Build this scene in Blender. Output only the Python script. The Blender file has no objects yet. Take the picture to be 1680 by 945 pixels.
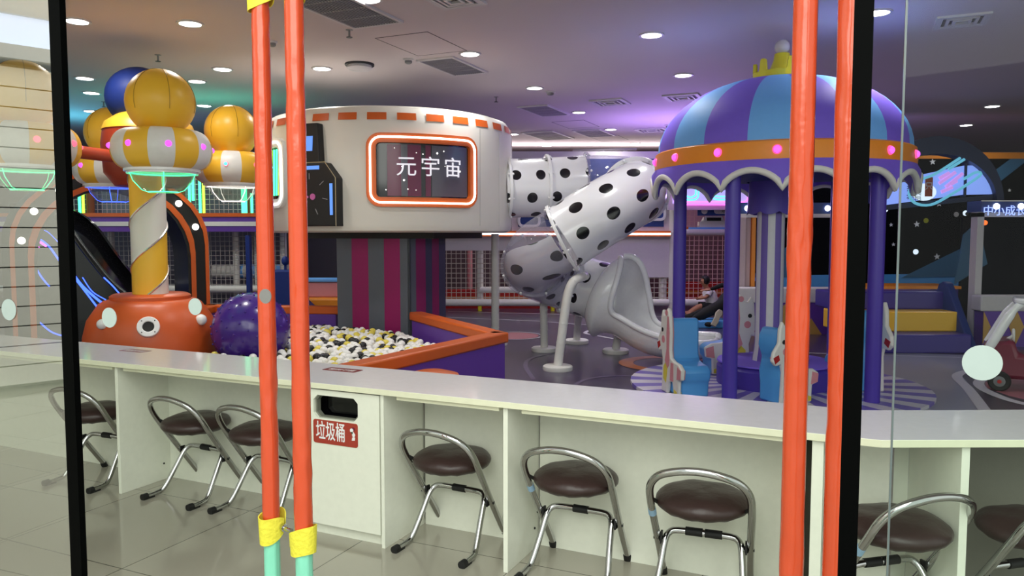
import bpy, bmesh, math, random
from mathutils import Vector, Matrix
random.seed(7)
PI = math.pi
S = bpy.context.scene
C = S.collection

# ---------------------------------------------------------------- camera, world, exposure
FPX = 1262.0
PITCH = math.atan(86.5 / FPX)
EYE = 1.5
cam_d = bpy.data.cameras.new('camera')
cam = bpy.data.objects.new('camera', cam_d)
C.objects.link(cam)
cam.location = (0, 0, EYE)
cam.rotation_euler = (PI / 2 - PITCH, 0, 0)
cam_d.sensor_width = 36
cam_d.lens = FPX / 1680 * 36
cam_d.clip_start = 0.05
S.camera = cam
S.view_settings.view_transform = 'Standard'
S.view_settings.look = 'None'
S.view_settings.exposure = 0.0
S.view_settings.gamma = 1.0
S.view_settings.use_curve_mapping = False
S.cycles.use_denoising = True
S.cycles.max_bounces = 10
S.cycles.transparent_max_bounces = 16
S.cycles.sample_clamp_indirect = 6.0
WORLD = 1.2
DOWN_E = 13.0
world = bpy.data.worlds.new('world')
S.world = world
world.use_nodes = True
world.node_tree.nodes['Background'].inputs[0].default_value = (0.93, 0.98, 0.93, 1)
world.node_tree.nodes['Background'].inputs[1].default_value = WORLD


def area(name, loc, size, energy, color=(1, 1, 1), direction=(0, 0, -1), size_y=None):
    l = bpy.data.lights.new(name, 'AREA')
    l.energy = energy
    l.color = color
    l.size = size
    if size_y:
        l.shape = 'RECTANGLE'
        l.size_y = size_y
    o = bpy.data.objects.new(name, l)
    C.objects.link(o)
    o.location = loc
    o.rotation_euler = Vector(direction).to_track_quat('-Z', 'Y').to_euler()
    return o


# added mall fill behind the camera, cove light over the far wall, coloured fill
area('mall_fill', (-0.5, -1.5, 4.6), 5, 290, (1, 1, 0.94), (0.05, 0.9, -0.85))  # unseen area lamp carrying the mall daylight
area('mall_fill', (-3.6, -1.0, 5.2), 3, 160, (1, 1, 0.96), (-1, 0.25, -0.5))  # added to brighten the facade mirrored in the left pane
area('cove_lamp_far', (2.2, 17.2, 3.18), 7.5, 75, (1, 0.83, 0.86), (0, -0.25, 1), 0.3)
area('teal_fill', (-8.2, 12.2, 2.6), 3.5, 36, (0.12, 0.75, 1.0), (0.1, -0.1, 1), 0.5)  # unseen lamp added for the teal glow on the left ceiling
area('violet_fill', (3.4, 13.6, 2.1), 3.0, 90, (0.5, 0.3, 1.0), (0, -0.35, 1), 0.6)  # unseen lamp added near the neon sign for the purple ceiling
area('green_fill', (-4.6, 11.4, 2.65), 2.0, 8, (0.1, 1.0, 0.65), (0, -0.1, 1), 0.4)  # unseen lamp added to spread the green neon glow upwards

# ---------------------------------------------------------------- geometry helpers


def px_ray(px, py):
    u, v = (px - 840) / FPX, (472.5 - py) / FPX
    c, s = math.cos(PITCH), math.sin(PITCH)
    return Vector((u, c + v * s, -s + v * c))


def atY(px, py, Y):
    d = px_ray(px, py)
    return Vector((0, 0, EYE)) + d * (Y / d.y)


def atZ(px, py, z):
    d = px_ray(px, py)
    return Vector((0, 0, EYE)) + d * ((z - EYE) / d.z)


def fx(px, Y=12.4):
    return (px - 840) / FPX * Y


def fz(py, Y=12.4):
    return EYE - (py - 386) / FPX * Y


def lin(c):
    c = c / 255.0
    return c / 12.92 if c <= 0.04045 else ((c + 0.055) / 1.055) ** 2.4


def rgb(r, g, b):
    return (lin(r), lin(g), lin(b), 1)


MATS = {}


def mat(name, col=(0.8, 0.8, 0.8, 1), rough=0.5, metal=0.0, emit=None, estr=1.0, coat=0.0, bump=0.0, bscale=30.0, spec=0.5, var=0.0):
    if name in MATS:
        return MATS[name]
    m = bpy.data.materials.new(name)
    m.use_nodes = True
    nt = m.node_tree
    b = nt.nodes['Principled BSDF']
    b.inputs['Base Color'].default_value = col
    b.inputs['Roughness'].default_value = rough
    b.inputs['Metallic'].default_value = metal
    b.inputs['Coat Weight'].default_value = coat
    b.inputs['Coat Roughness'].default_value = 0.08
    b.inputs['Specular IOR Level'].default_value = spec
    if emit:
        b.inputs['Emission Color'].default_value = emit
        b.inputs['Emission Strength'].default_value = estr
    tc = nt.nodes.new('ShaderNodeTexCoord')
    nz = nt.nodes.new('ShaderNodeTexNoise')
    nz.inputs['Scale'].default_value = bscale
    nz.inputs['Detail'].default_value = 4
    nt.links.new(tc.outputs['Object'], nz.inputs['Vector'])
    if bump:
        bp = nt.nodes.new('ShaderNodeBump')
        bp.inputs['Strength'].default_value = bump
        bp.inputs['Distance'].default_value = 0.02
        nt.links.new(nz.outputs['Fac'], bp.inputs['Height'])
        nt.links.new(bp.outputs[0], b.inputs['Normal'])
    if not emit:
        mx = nt.nodes.new('ShaderNodeMix')
        mx.data_type = 'RGBA'
        v = var or 0.05
        mx.inputs['A'].default_value = (col[0] * (1 - v), col[1] * (1 - v), col[2] * (1 - v), 1)
        mx.inputs['B'].default_value = (min(1, col[0] * (1 + v)), min(1, col[1] * (1 + v)), min(1, col[2] * (1 + v)), 1)
        nt.links.new(nz.outputs['Fac'], mx.inputs['Factor'])
        nt.links.new(mx.outputs['Result'], b.inputs['Base Color'])
    MATS[name] = m
    return m


def N(nt, kind, **kw):
    n = nt.nodes.new(kind)
    for k, v in kw.items():
        setattr(n, k, v)
    return n


def math_node(nt, op, a, b=None, c=None):
    n = nt.nodes.new('ShaderNodeMath')
    n.operation = op
    for i, x in enumerate((a, b, c)):
        if x is None:
            continue
        if isinstance(x, (int, float)):
            n.inputs[i].default_value = x
        else:
            nt.links.new(x, n.inputs[i])
    return n.outputs[0]


def glass(name, tint=(1, 1, 1, 1), gloss=0.05, rough=0.0, fres=0.8, haze=0.0, haze_col=(0.5, 0.6, 0.5, 1)):
    m = bpy.data.materials.new(name)
    m.use_nodes = True
    nt = m.node_tree
    nt.nodes.clear()
    out = N(nt, 'ShaderNodeOutputMaterial')
    tr = N(nt, 'ShaderNodeBsdfTransparent')
    tr.inputs[0].default_value = tint
    gl = N(nt, 'ShaderNodeBsdfGlossy')
    gl.inputs['Roughness'].default_value = rough
    lw = N(nt, 'ShaderNodeLayerWeight')
    lw.inputs[0].default_value = 0.5
    f = math_node(nt, 'MULTIPLY_ADD', math_node(nt, 'POWER', lw.outputs['Facing'], 5.0), (1.0 - gloss) * fres, gloss)
    mx = N(nt, 'ShaderNodeMixShader')
    nt.links.new(f, mx.inputs[0])
    nt.links.new(tr.outputs[0], mx.inputs[1])
    nt.links.new(gl.outputs[0], mx.inputs[2])
    last = mx.outputs[0]
    if haze:
        df = N(nt, 'ShaderNodeBsdfDiffuse')
        df.inputs[0].default_value = haze_col
        m2 = N(nt, 'ShaderNodeMixShader')
        m2.inputs[0].default_value = haze
        nt.links.new(last, m2.inputs[1])
        nt.links.new(df.outputs[0], m2.inputs[2])
        last = m2.outputs[0]
    nt.links.new(last, out.inputs[0])
    MATS[name] = m
    return m


class MB:
    def __init__(self):
        self.v, self.f, self.m, self.uv = [], [], [], {}

    def add(self, vs, fs, mi=0, uvs=None):
        b = len(self.v)
        self.v += [Vector(x) for x in vs]
        for k, f in enumerate(fs):
            self.f.append([b + i for i in f])
            self.m.append(mi[k] if isinstance(mi, list) else mi)
            if uvs:
                self.uv[len(self.f) - 1] = uvs[k]
        return self

    def xf(self, M, start=0):
        for i in range(start, len(self.v)):
            self.v[i] = M @ self.v[i]
        return self

    def box(self, lo, hi, mi=0, M=None):
        x0, y0, z0 = lo
        x1, y1, z1 = hi
        vs = [Vector(p) for p in ((x0, y0, z0), (x1, y0, z0), (x1, y1, z0), (x0, y1, z0), (x0, y0, z1), (x1, y0, z1), (x1, y1, z1), (x0, y1, z1))]
        if M:
            vs = [M @ p for p in vs]
        return self.add(vs, [(0, 3, 2, 1), (4, 5, 6, 7), (0, 1, 5, 4), (1, 2, 6, 5), (2, 3, 7, 6), (3, 0, 4, 7)], mi)

    def prism(self, poly, z0, z1, mi=0, M=None, side=None):
        n = len(poly)
        vs = [Vector((x, y, z0)) for x, y in poly] + [Vector((x, y, z1)) for x, y in poly]
        if M:
            vs = [M @ p for p in vs]
        fs = [tuple(reversed(range(n))), tuple(range(n, 2 * n))] + [(i, (i + 1) % n, n + (i + 1) % n, n + i) for i in range(n)]
        ms = mi if side is None else [mi, mi] + [side] * n
        return self.add(vs, fs, ms)

    def ring(self, outer, inner, z0, z1, mi=0, M=None):
        n = len(outer)
        vs = [Vector((p[0], p[1], z)) for z in (z0, z1) for L in (outer, inner) for p in L]
        if M:
            vs = [M @ p for p in vs]
        fs = []
        for i in range(n):
            j = (i + 1) % n
            fs += [(i, n + i, n + j, j), (2 * n + i, 2 * n + j, 3 * n + j, 3 * n + i), (i, j, 2 * n + j, 2 * n + i), (n + j, n + i, 3 * n + i, 3 * n + j)]
        return self.add(vs, fs, mi)

    def tube(self, pts, r, seg=10, mi=0, a0=0.0, a1=2 * PI, cap=True, closed=False, up=None, thick=0.0, dist0=0.0):
        P = [Vector(p) for p in pts]
        n = len(P)
        R = list(r) if isinstance(r, (list, tuple)) else [r] * n
        A0 = list(a0) if isinstance(a0, (list, tuple)) else [a0] * n
        A1 = list(a1) if isinstance(a1, (list, tuple)) else [a1] * n
        full = abs(A1[0] - A0[0] - 2 * PI) < 1e-4 and abs(A1[-1] - A0[-1] - 2 * PI) < 1e-4
        cols = seg if full else seg + 1
        fr = []
        prev = None
        for i in range(n):
            if closed:
                t = P[(i + 1) % n] - P[i - 1]
            else:
                t = P[min(i + 1, n - 1)] - P[max(i - 1, 0)]
            t.normalize()
            if up is not None:
                x = t.cross(Vector(up))
                x = x.normalized() if x.length > 1e-5 else Vector((1, 0, 0))
            elif prev is None:
                x = t.cross(Vector((0, 0, 1)))
                if x.length < 0.05:
                    x = t.cross(Vector((0, 1, 0)))
                x.normalize()
            else:
                x = prev - t * prev.dot(t)
                x.normalize()
            prev = x
            y = x.cross(t).normalized()
            fr.append((x, y))
        vs, d, ds = [], dist0, []
        for i in range(n):
            if i:
                d += (P[i] - P[i - 1]).length
            ds.append(d)
            x, y = fr[i]
            for k in range(cols):
                a = A0[i] + (A1[i] - A0[i]) * k / seg
                vs.append(P[i] + x * (R[i] * math.cos(a)) + y * (R[i] * math.sin(a)))
        fs, uvs = [], []
        for i in range(n if closed else n - 1):
            j = (i + 1) % n
            for k in range(seg):
                k2 = (k + 1) % cols if full else k + 1
                fs.append((i * cols + k, i * cols + k2, j * cols + k2, j * cols + k))
                aa, ab = k / seg * (A1[i] - A0[i]) + A0[i], (k + 1) / seg * (A1[i] - A0[i]) + A0[i]
                rr = R[0]
                uvs.append(((ds[i], aa * rr), (ds[i], ab * rr), (ds[j], ab * rr), (ds[j], aa * rr)))
        if cap and full and not closed:
            fs += [tuple(reversed(range(cols))), tuple((n - 1) * cols + k for k in range(cols))]
            uvs += [tuple((0, 0) for _ in range(cols))] * 2
        self.add(vs, fs, mi, uvs)
        self.end = d
        return self

    def lathe(self, prof, seg=32, mi=0, M=None, mfun=None, cap=True):
        vs = []
        for (r, z) in prof:
            for k in range(seg):
                a = 2 * PI * k / seg
                vs.append(Vector((r * math.cos(a), r * math.sin(a), z)))
        if M:
            vs = [M @ p for p in vs]
        fs, ms = [], []
        for i in range(len(prof) - 1):
            for k in range(seg):
                k2 = (k + 1) % seg
                fs.append((i * seg + k, i * seg + k2, (i + 1) * seg + k2, (i + 1) * seg + k))
                ms.append(mfun(i, k) if mfun else mi)
        if cap:
            if prof[0][0] > 1e-4:
                fs.append(tuple(reversed(range(seg))))
                ms.append(mi)
            if prof[-1][0] > 1e-4:
                fs.append(tuple((len(prof) - 1) * seg + k for k in range(seg)))
                ms.append(mi)
        return self.add(vs, fs, ms)

    def ball(self, c, r, seg=20, mi=0, sc=(1, 1, 1), mfun=None):
        n = max(6, seg // 2)
        M = Matrix.Translation(Vector(c)) @ Matrix.Diagonal((sc[0], sc[1], sc[2], 1))
        return self.lathe([(max(1e-5, r * math.sin(PI * i / n)), -r * math.cos(PI * i / n)) for i in range(n + 1)], seg, mi, M, mfun)

    def build(self, name, mats, parent=None, smooth=40, bevel=0.0, loc=None):
        me = bpy.data.meshes.new(name)
        me.from_pydata([tuple(p) for p in self.v], [], self.f)
        ml = mats if isinstance(mats, (list, tuple)) else [mats]
        for m in ml:
            me.materials.append(m)
        for i, p in enumerate(me.polygons):
            p.material_index = self.m[i]
            p.use_smooth = bool(smooth)
        if self.uv:
            ul = me.uv_layers.new(name='UVMap')
            for i, p in enumerate(me.polygons):
                if i in self.uv:
                    for k, li in enumerate(p.loop_indices):
                        ul.data[li].uv = self.uv[i][k]
        bm = bmesh.new()
        bm.from_mesh(me)
        bmesh.ops.remove_doubles(bm, verts=bm.verts, dist=1e-5)
        bmesh.ops.recalc_face_normals(bm, faces=bm.faces)
        bm.to_mesh(me)
        bm.free()
        if smooth:
            me.set_sharp_from_angle(angle=math.radians(smooth))
        o = bpy.data.objects.new(name, me)
        C.objects.link(o)
        if parent:
            o.parent = parent
        if loc is not None:
            o.location = loc
        if bevel:
            b = o.modifiers.new('bevel', 'BEVEL')
            b.width = bevel
            b.segments = 2
            b.limit_method = 'ANGLE'
        return o


def tag(o, label, cat, group=None):
    o['label'] = label
    o['category'] = cat
    if group:
        o['group'] = group
    return o


def struct(o):
    o['kind'] = 'structure'
    return o


def thing(name, label, cat, loc=(0, 0, 0), rz=0.0, group=None):
    o = bpy.data.objects.new(name, None)
    o.empty_display_size = 0.1
    C.objects.link(o)
    o.location = loc
    o.rotation_euler = (0, 0, rz)
    return tag(o, label, cat, group)


def dup(root, loc=None, rz=None, label=None, group=None):
    r = root.copy()
    C.objects.link(r)
    if loc is not None:
        r.location = loc
    if rz is not None:
        r.rotation_euler = (0, 0, rz)
    if label:
        r['label'] = label
    if group:
        r['group'] = group
    for ch in list(root.children):
        c = ch.copy()
        C.objects.link(c)
        c.parent = r
        for g in list(ch.children):
            d = g.copy()
            C.objects.link(d)
            d.parent = c
    return r


def T(x, y, z):
    return Matrix.Translation((x, y, z))


def RZ(a):
    return Matrix.Rotation(a, 4, 'Z')


def RX(a):
    return Matrix.Rotation(a, 4, 'X')


def RY(a):
    return Matrix.Rotation(a, 4, 'Y')


def smooth_path(pts, n=6, closed=False):
    P = [Vector(p) for p in pts]
    out = []
    m = len(P)
    for i in range(m if closed else m - 1):
        if closed:
            p0, p1, p2, p3 = P[i - 1], P[i], P[(i + 1) % m], P[(i + 2) % m]
        else:
            p0, p1, p2, p3 = P[max(i - 1, 0)], P[i], P[i + 1], P[min(i + 2, m - 1)]
        for k in range(n):
            t = k / n
            out.append(0.5 * ((2 * p1) + (p2 - p0) * t + (2 * p0 - 5 * p1 + 4 * p2 - p3) * t * t + (3 * p1 - p0 - 3 * p2 + p3) * t ** 3))
    if not closed:
        out.append(P[-1])
    return out


def rrect(w, h, r, n=5, cx=0, cy=0):
    pts = []
    for (sx, sy, a) in ((1, 1, 0), (-1, 1, PI / 2), (-1, -1, PI), (1, -1, 3 * PI / 2)):
        for k in range(n + 1):
            t = a + PI / 2 * k / n
            pts.append((cx + sx * (w / 2 - r) + r * math.cos(t), cy + sy * (h / 2 - r) + r * math.sin(t)))
    return pts


def circle(r, n=32, cx=0, cy=0):
    return [(cx + r * math.cos(2 * PI * k / n), cy + r * math.sin(2 * PI * k / n)) for k in range(n)]


def text_mesh(name, body, size, M, m, parent, depth=0.003, bold=0.0, align='CENTER'):
    cu = bpy.data.curves.new(name, 'FONT')
    cu.body = body
    cu.size = size
    cu.align_x = align
    cu.align_y = 'CENTER'
    cu.extrude = depth
    cu.offset = bold
    tmp = bpy.data.objects.new(name + '_source', cu)
    C.objects.link(tmp)
    bpy.context.view_layer.update()
    me = bpy.data.meshes.new_from_object(tmp.evaluated_get(bpy.context.evaluated_depsgraph_get()))
    bpy.data.objects.remove(tmp)
    bpy.data.curves.remove(cu)
    me.transform(M)
    me.materials.clear()
    me.materials.append(m)
    o = bpy.data.objects.new(name, me)
    C.objects.link(o)
    o.parent = parent
    return o


def net(mb, M, w, h, cell=0.055, r=0.0022, mi=0):
    n = int(w / cell)
    for i in range(n + 1):
        x = i * w / max(n, 1)
        mb.box((x - r, -r, 0), (x + r, r, h), mi, M)
    k = int(h / cell)
    for j in range(k + 1):
        z = j * h / max(k, 1)
        mb.box((0, -r * 0.8, z - r), (w, r * 0.8, z + r), mi, M)


# ---------------------------------------------------------------- materials
white_lam = mat('white_laminate', rgb(236, 238, 224), 0.28, coat=0.2)
top_lam = mat('worktop_laminate', rgb(236, 232, 238), 0.25, coat=0.35)
edge_lam = mat('laminate_edge', rgb(232, 232, 205), 0.4)
chrome = mat('chrome', (0.5, 0.5, 0.5, 1), 0.07, 1.0)
leather = mat('brown_leather', rgb(52, 34, 32), 0.38, bump=0.25, bscale=14)
rubber = mat('black_rubber', rgb(18, 18, 19), 0.6)
black_g = mat('black_gloss', rgb(5, 5, 8), 0.12, coat=0.15, spec=0.3)
black_m = mat('black_matt', rgb(14, 14, 18), 0.5)
red_vinyl = mat('orange_red_vinyl', rgb(214, 78, 40), 0.2, coat=0.4, bump=0.45, bscale=7)
mint_vinyl = mat('mint_vinyl', rgb(140, 225, 196), 0.35, bump=0.2, bscale=12)
yel_strap = mat('yellow_strap', rgb(240, 230, 70), 0.7, bump=0.3, bscale=60)
white_pl = mat('white_plastic', rgb(242, 242, 244), 0.22, coat=0.3)
white_vin = mat('white_vinyl', rgb(226, 224, 220), 0.4)
cream_vin = mat('capsule_vinyl', rgb(228, 224, 216), 0.42, bump=0.05, bscale=3)
or_vin = mat('orange_vinyl', rgb(214, 98, 32), 0.35, bump=0.08, bscale=6)
or_band = mat('orange_band', rgb(244, 146, 34), 0.4)
or_base = mat('ride_base_orange', rgb(206, 88, 36), 0.38, bump=0.06, bscale=4)
yel_vin = mat('mustard_vinyl', rgb(244, 190, 52), 0.38, bump=0.06, bscale=4)
yel_br = mat('crown_yellow', rgb(226, 214, 40), 0.4)
blue_dk = mat('navy_vinyl', rgb(24, 46, 118), 0.55, spec=0.3)
blue_lt = mat('sky_blue_vinyl', rgb(116, 180, 252), 0.6, spec=0.3)
blue_seat = mat('seat_blue_vinyl', rgb(84, 160, 228), 0.42, bump=0.08, bscale=8)
pur_vin = mat('purple_vinyl', rgb(124, 98, 222), 0.6, spec=0.3)
pur_dk = mat('deep_purple_vinyl', rgb(74, 54, 166), 0.42)
pur_ball = mat('purple_rubber', rgb(62, 30, 130), 0.25, coat=0.3)
pit_pur = mat('pit_purple', rgb(104, 62, 168), 0.42, bump=0.05, bscale=5)
pink_v = mat('pink_vinyl', rgb(214, 140, 150), 0.45)
magenta = mat('magenta_vinyl', rgb(150, 14, 96), 0.5)
grey_v = mat('slate_vinyl', rgb(92, 98, 110), 0.5)
red_v = mat('red_vinyl', rgb(176, 26, 24), 0.4)
crimson = mat('crimson_plastic', rgb(112, 14, 48), 0.3, coat=0.2)
skin = mat('skin', rgb(176, 120, 92), 0.55)
hair = mat('black_hair', rgb(16, 13, 13), 0.6)
cloth_blk = mat('black_cloth', rgb(12, 12, 15), 0.85)
cloth_wht = mat('white_cloth', rgb(225, 220, 222), 0.8)
grey_pl = mat('grey_plastic', rgb(120, 120, 124), 0.4)
vent_m = mat('vent_metal', rgb(150, 148, 150), 0.5)
vent_dk = mat('vent_dark', rgb(50, 50, 54), 0.6)
sign_red = mat('sign_red', rgb(166, 58, 44), 0.4)
blue_board = mat('board_blue', rgb(26, 56, 128), 0.4)
teal_p = mat('teal_paint', rgb(52, 104, 142), 0.5)
wall_wht = mat('wall_white', rgb(214, 208, 212), 0.55)
E = lambda n, c, s: mat(n, (c[0] * .6, c[1] * .6, c[2] * .6, 1), 0.5, emit=(c[0], c[1], c[2], 1), estr=s)
e_white = E('led_white', (1, 0.98, 0.95), 3.2)
e_down = E('downlight_glow', (1, 0.99, 0.96), 14)
e_warm = E('led_warm', (1, 0.85, 0.8), 2.4)
e_green = E('neon_green', (0.08, 1, 0.42), 2.4)
e_lime = E('neon_lime', (0.55, 1, 0.08), 1.6)
e_blue = E('glow_blue', (0.05, 0.12, 1), 3.0)
e_bluel = E('panel_blue', (0.12, 0.3, 0.85), 0.9)
e_cyan = E('neon_cyan', (0.08, 0.75, 1), 2.0)
e_pink = E('glow_pink', (1, 0.15, 0.9), 2.0)
e_viol = E('lamp_violet', (0.45, 0.06, 1), 2.2)
e_mag = E('lamp_magenta', (0.9, 0.12, 1), 1.3)
e_ring = E('lamp_ring', (1, 0.08, 0.32), 1.4)
e_red = E('lamp_red', (1, 0.12, 0.2), 1.6)
e_lav = E('lightbox_lavender', (0.5, 0.42, 0.85), 0.9)
e_scr = E('screen_blue', (0.24, 0.36, 0.92), 0.9)
e_scrp = E('screen_pink', (0.65, 0.32, 0.85), 0.8)
e_scrw = E('screen_white', (0.75, 0.85, 1), 1.0)
e_bulb = E('bulb_white', (1, 0.97, 0.9), 3.5)
e_orange = E('bulb_orange', (1, 0.16, 0.03), 1.5)
g_main = glass('glass_clear', (0.98, 0.99, 0.98, 1), 0.001, fres=0.1)
g_left = glass('glass_left', (0.90, 0.95, 0.90, 1), 0.42)
g_right = glass('glass_right', (0.88, 0.94, 0.90, 1), 0.012, fres=0.3)
g_plast = glass('smoky_clear_plastic', (0.86, 0.85, 0.91, 1), 0.05, rough=0.06, fres=0.5, haze=0.12, haze_col=(0.75, 0.73, 0.82, 1))
g_bowl = glass('clear_bowl_plastic', (0.84, 0.90, 0.86, 1), 0.05, rough=0.05, haze=0.14, haze_col=(0.6, 0.72, 0.65, 1))
g_dark = mat('dark_window_glass', rgb(20, 16, 30), 0.08)


def mat_dots():
    m = mat('dalmatian_plastic', rgb(236, 236, 240), 0.2, coat=0.4)
    nt = m.node_tree
    b = nt.nodes['Principled BSDF']
    uv = N(nt, 'ShaderNodeUVMap')
    uv.uv_map = 'UVMap'
    sp = N(nt, 'ShaderNodeSeparateXYZ')
    nt.links.new(uv.outputs[0], sp.inputs[0])
    cu, cv = 0.33, 2 * PI * 0.375 / 8
    row = math_node(nt, 'FLOOR', math_node(nt, 'DIVIDE', sp.outputs[1], cv))
    odd = math_node(nt, 'MULTIPLY', math_node(nt, 'MODULO', math_node(nt, 'ADD', row, 64.0), 2.0), 0.5)
    jit = math_node(nt, 'MULTIPLY', math_node(nt, 'SINE', math_node(nt, 'MULTIPLY', row, 2.4)), 0.14)
    fu = math_node(nt, 'FRACT', math_node(nt, 'ADD', math_node(nt, 'ADD', math_node(nt, 'DIVIDE', sp.outputs[0], cu), odd), jit))
    fv = math_node(nt, 'FRACT', math_node(nt, 'ADD', math_node(nt, 'DIVIDE', sp.outputs[1], cv), 64.0))
    du = math_node(nt, 'MULTIPLY', math_node(nt, 'SUBTRACT', fu, 0.5), cu)
    dv = math_node(nt, 'MULTIPLY', math_node(nt, 'SUBTRACT', fv, 0.5), cv)
    d = math_node(nt, 'SQRT', math_node(nt, 'ADD', math_node(nt, 'MULTIPLY', du, du), math_node(nt, 'MULTIPLY', dv, dv)))
    fac = math_node(nt, 'LESS_THAN', d, 0.068)
    mx = N(nt, 'ShaderNodeMix')
    mx.data_type = 'RGBA'
    mx.inputs['A'].default_value = rgb(236, 236, 240)
    mx.inputs['B'].default_value = rgb(10, 10, 12)
    nt.links.new(fac, mx.inputs['Factor'])
    nt.links.new(mx.outputs['Result'], b.inputs['Base Color'])
    return m


dots = mat_dots()


def mat_tile():
    m = mat('glossy_floor_tile', rgb(164, 160, 144), 0.12, coat=0.3)
    nt = m.node_tree
    b = nt.nodes['Principled BSDF']
    tc = N(nt, 'ShaderNodeTexCoord')
    mp = N(nt, 'ShaderNodeMapping')
    mp.inputs['Rotation'].default_value = (0, 0, math.radians(24.3))
    # grid corner at (-1.759, 3.374)
    a = math.radians(24.3)
    cx, cy = -1.759, 3.374
    mp.inputs['Location'].default_value = (-(cx * math.cos(a) - cy * math.sin(a)), -(cx * math.sin(a) + cy * math.cos(a)), 0)
    nt.links.new(tc.outputs['Object'], mp.inputs[0])
    br = N(nt, 'ShaderNodeTexBrick')
    br.offset = 0.0
    br.inputs['Scale'].default_value = 1.0
    br.inputs['Brick Width'].default_value = 0.8
    br.inputs['Row Height'].default_value = 0.8
    br.inputs['Mortar Size'].default_value = 0.0028
    br.inputs['Mortar Smooth'].default_value = 0.1
    br.inputs['Color1'].default_value = rgb(166, 162, 148)
    br.inputs['Color2'].default_value = rgb(158, 154, 140)
    br.inputs['Mortar'].default_value = rgb(84, 80, 70)
    nt.links.new(mp.outputs[0], br.inputs['Vector'])
    nt.links.new(br.outputs['Color'], b.inputs['Base Color'])
    return m


tile = mat_tile()


def mat_spiral():
    m = mat('spiral_column_vinyl', rgb(226, 222, 214), 0.4)
    nt = m.node_tree
    b = nt.nodes['Principled BSDF']
    tc = N(nt, 'ShaderNodeTexCoord')
    sp = N(nt, 'ShaderNodeSeparateXYZ')
    nt.links.new(tc.outputs['Object'], sp.inputs[0])
    ang = math_node(nt, 'DIVIDE', math_node(nt, 'ARCTAN2', sp.outputs[1], sp.outputs[0]), 2 * PI)
    f = math_node(nt, 'FRACT', math_node(nt, 'ADD', math_node(nt, 'SUBTRACT', ang, math_node(nt, 'DIVIDE', sp.outputs[2], 0.88)), 10 + SPIRAL_OFF))
    fac = math_node(nt, 'LESS_THAN', f, 0.5)
    mx = N(nt, 'ShaderNodeMix')
    mx.data_type = 'RGBA'
    mx.inputs['A'].default_value = rgb(226, 222, 214)
    mx.inputs['B'].default_value = rgb(244, 190, 52)
    nt.links.new(fac, mx.inputs['Factor'])
    nt.links.new(mx.outputs['Result'], b.inputs['Base Color'])
    return m


SPIRAL_OFF = 0.705

# ---------------------------------------------------------------- room axes: counter line
A = math.radians(-25.0)
ax = Vector((math.cos(A), math.sin(A), 0))       # along the counter, to the right
an = Vector((-math.sin(A), math.cos(A), 0))      # into the playground
O = Vector((-0.185, 3.405, 0))
HC = 0.775


def cp(s, t, z=0.0):
    return O + ax * s + an * t + Vector((0, 0, z))


MC = Matrix.Translation(O) @ RZ(A)

# floors
mb = MB()
mb.prism([(-12, -6), (12, -6), (12, 12), (-12, 12)], -0.06, 0.0)
# interior vinyl floor starts under the counter back panel
b0 = cp(-14, 0.40)
b1 = cp(1.62, 0.40)
floor_poly = [(-13, b0.y), (b0.x if b0.x > -13 else -13, b0.y)]
mb2 = MB()
tile_poly = [(-13, -6), (13, -6), (13, b1.y + 0.02), (b1.x, b1.y), (-13, b0.y + (b0.x + 13) * math.tan(A) * -1 if False else (cp(-13 / ax.x, 0.40)).y)]
tp = MB()
tp.prism([(-13, -6), (13, -6), (13, b1.y), (b1.x, b1.y), (-13, b1.y + (b1.x + 13) * math.tan(-A))], -0.06, 0.0)
fl = struct(tp.build('floor', tile, smooth=0))
vin_dark = mat('dark_purple_floor_vinyl', rgb(62, 50, 80), 0.28, coat=0.15, var=0.08, bscale=2)
ip = MB()
ip.prism([(b1.x, b1.y), (13, b1.y), (13, 20), (-13, 20), (-13, b1.y + (b1.x + 13) * math.tan(-A))], -0.06, 0.0)
struct(ip.build('floor', vin_dark, smooth=0))

# ceiling
H = 3.5
ceil_m = mat('ceiling_paint', rgb(204, 194, 196), 0.7, bscale=0.6, var=0.04)
mb = MB()
mb.prism([(-13, 2.7), (-2.5, 3.1), (2.2, 1.1), (13, 1.1), (13, 20), (-13, 20)], H, H + 0.1)
struct(mb.build('ceiling', ceil_m, smooth=0))
# walls
wall_m = mat('wall_paint_dusk', rgb(150, 140, 150), 0.7)
struct(MB().box((-13, 18.6, 0), (13, 18.75, H)).build('wall_back', wall_m, smooth=0))
struct(MB().box((-13.1, 6.0, 0), (-12.95, 18.7, H)).build('wall_left', wall_m, smooth=0))
struct(MB().box((12.95, 2, 0), (13.1, 18.7, H)).build('wall_right', wall_m, smooth=0))

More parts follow.
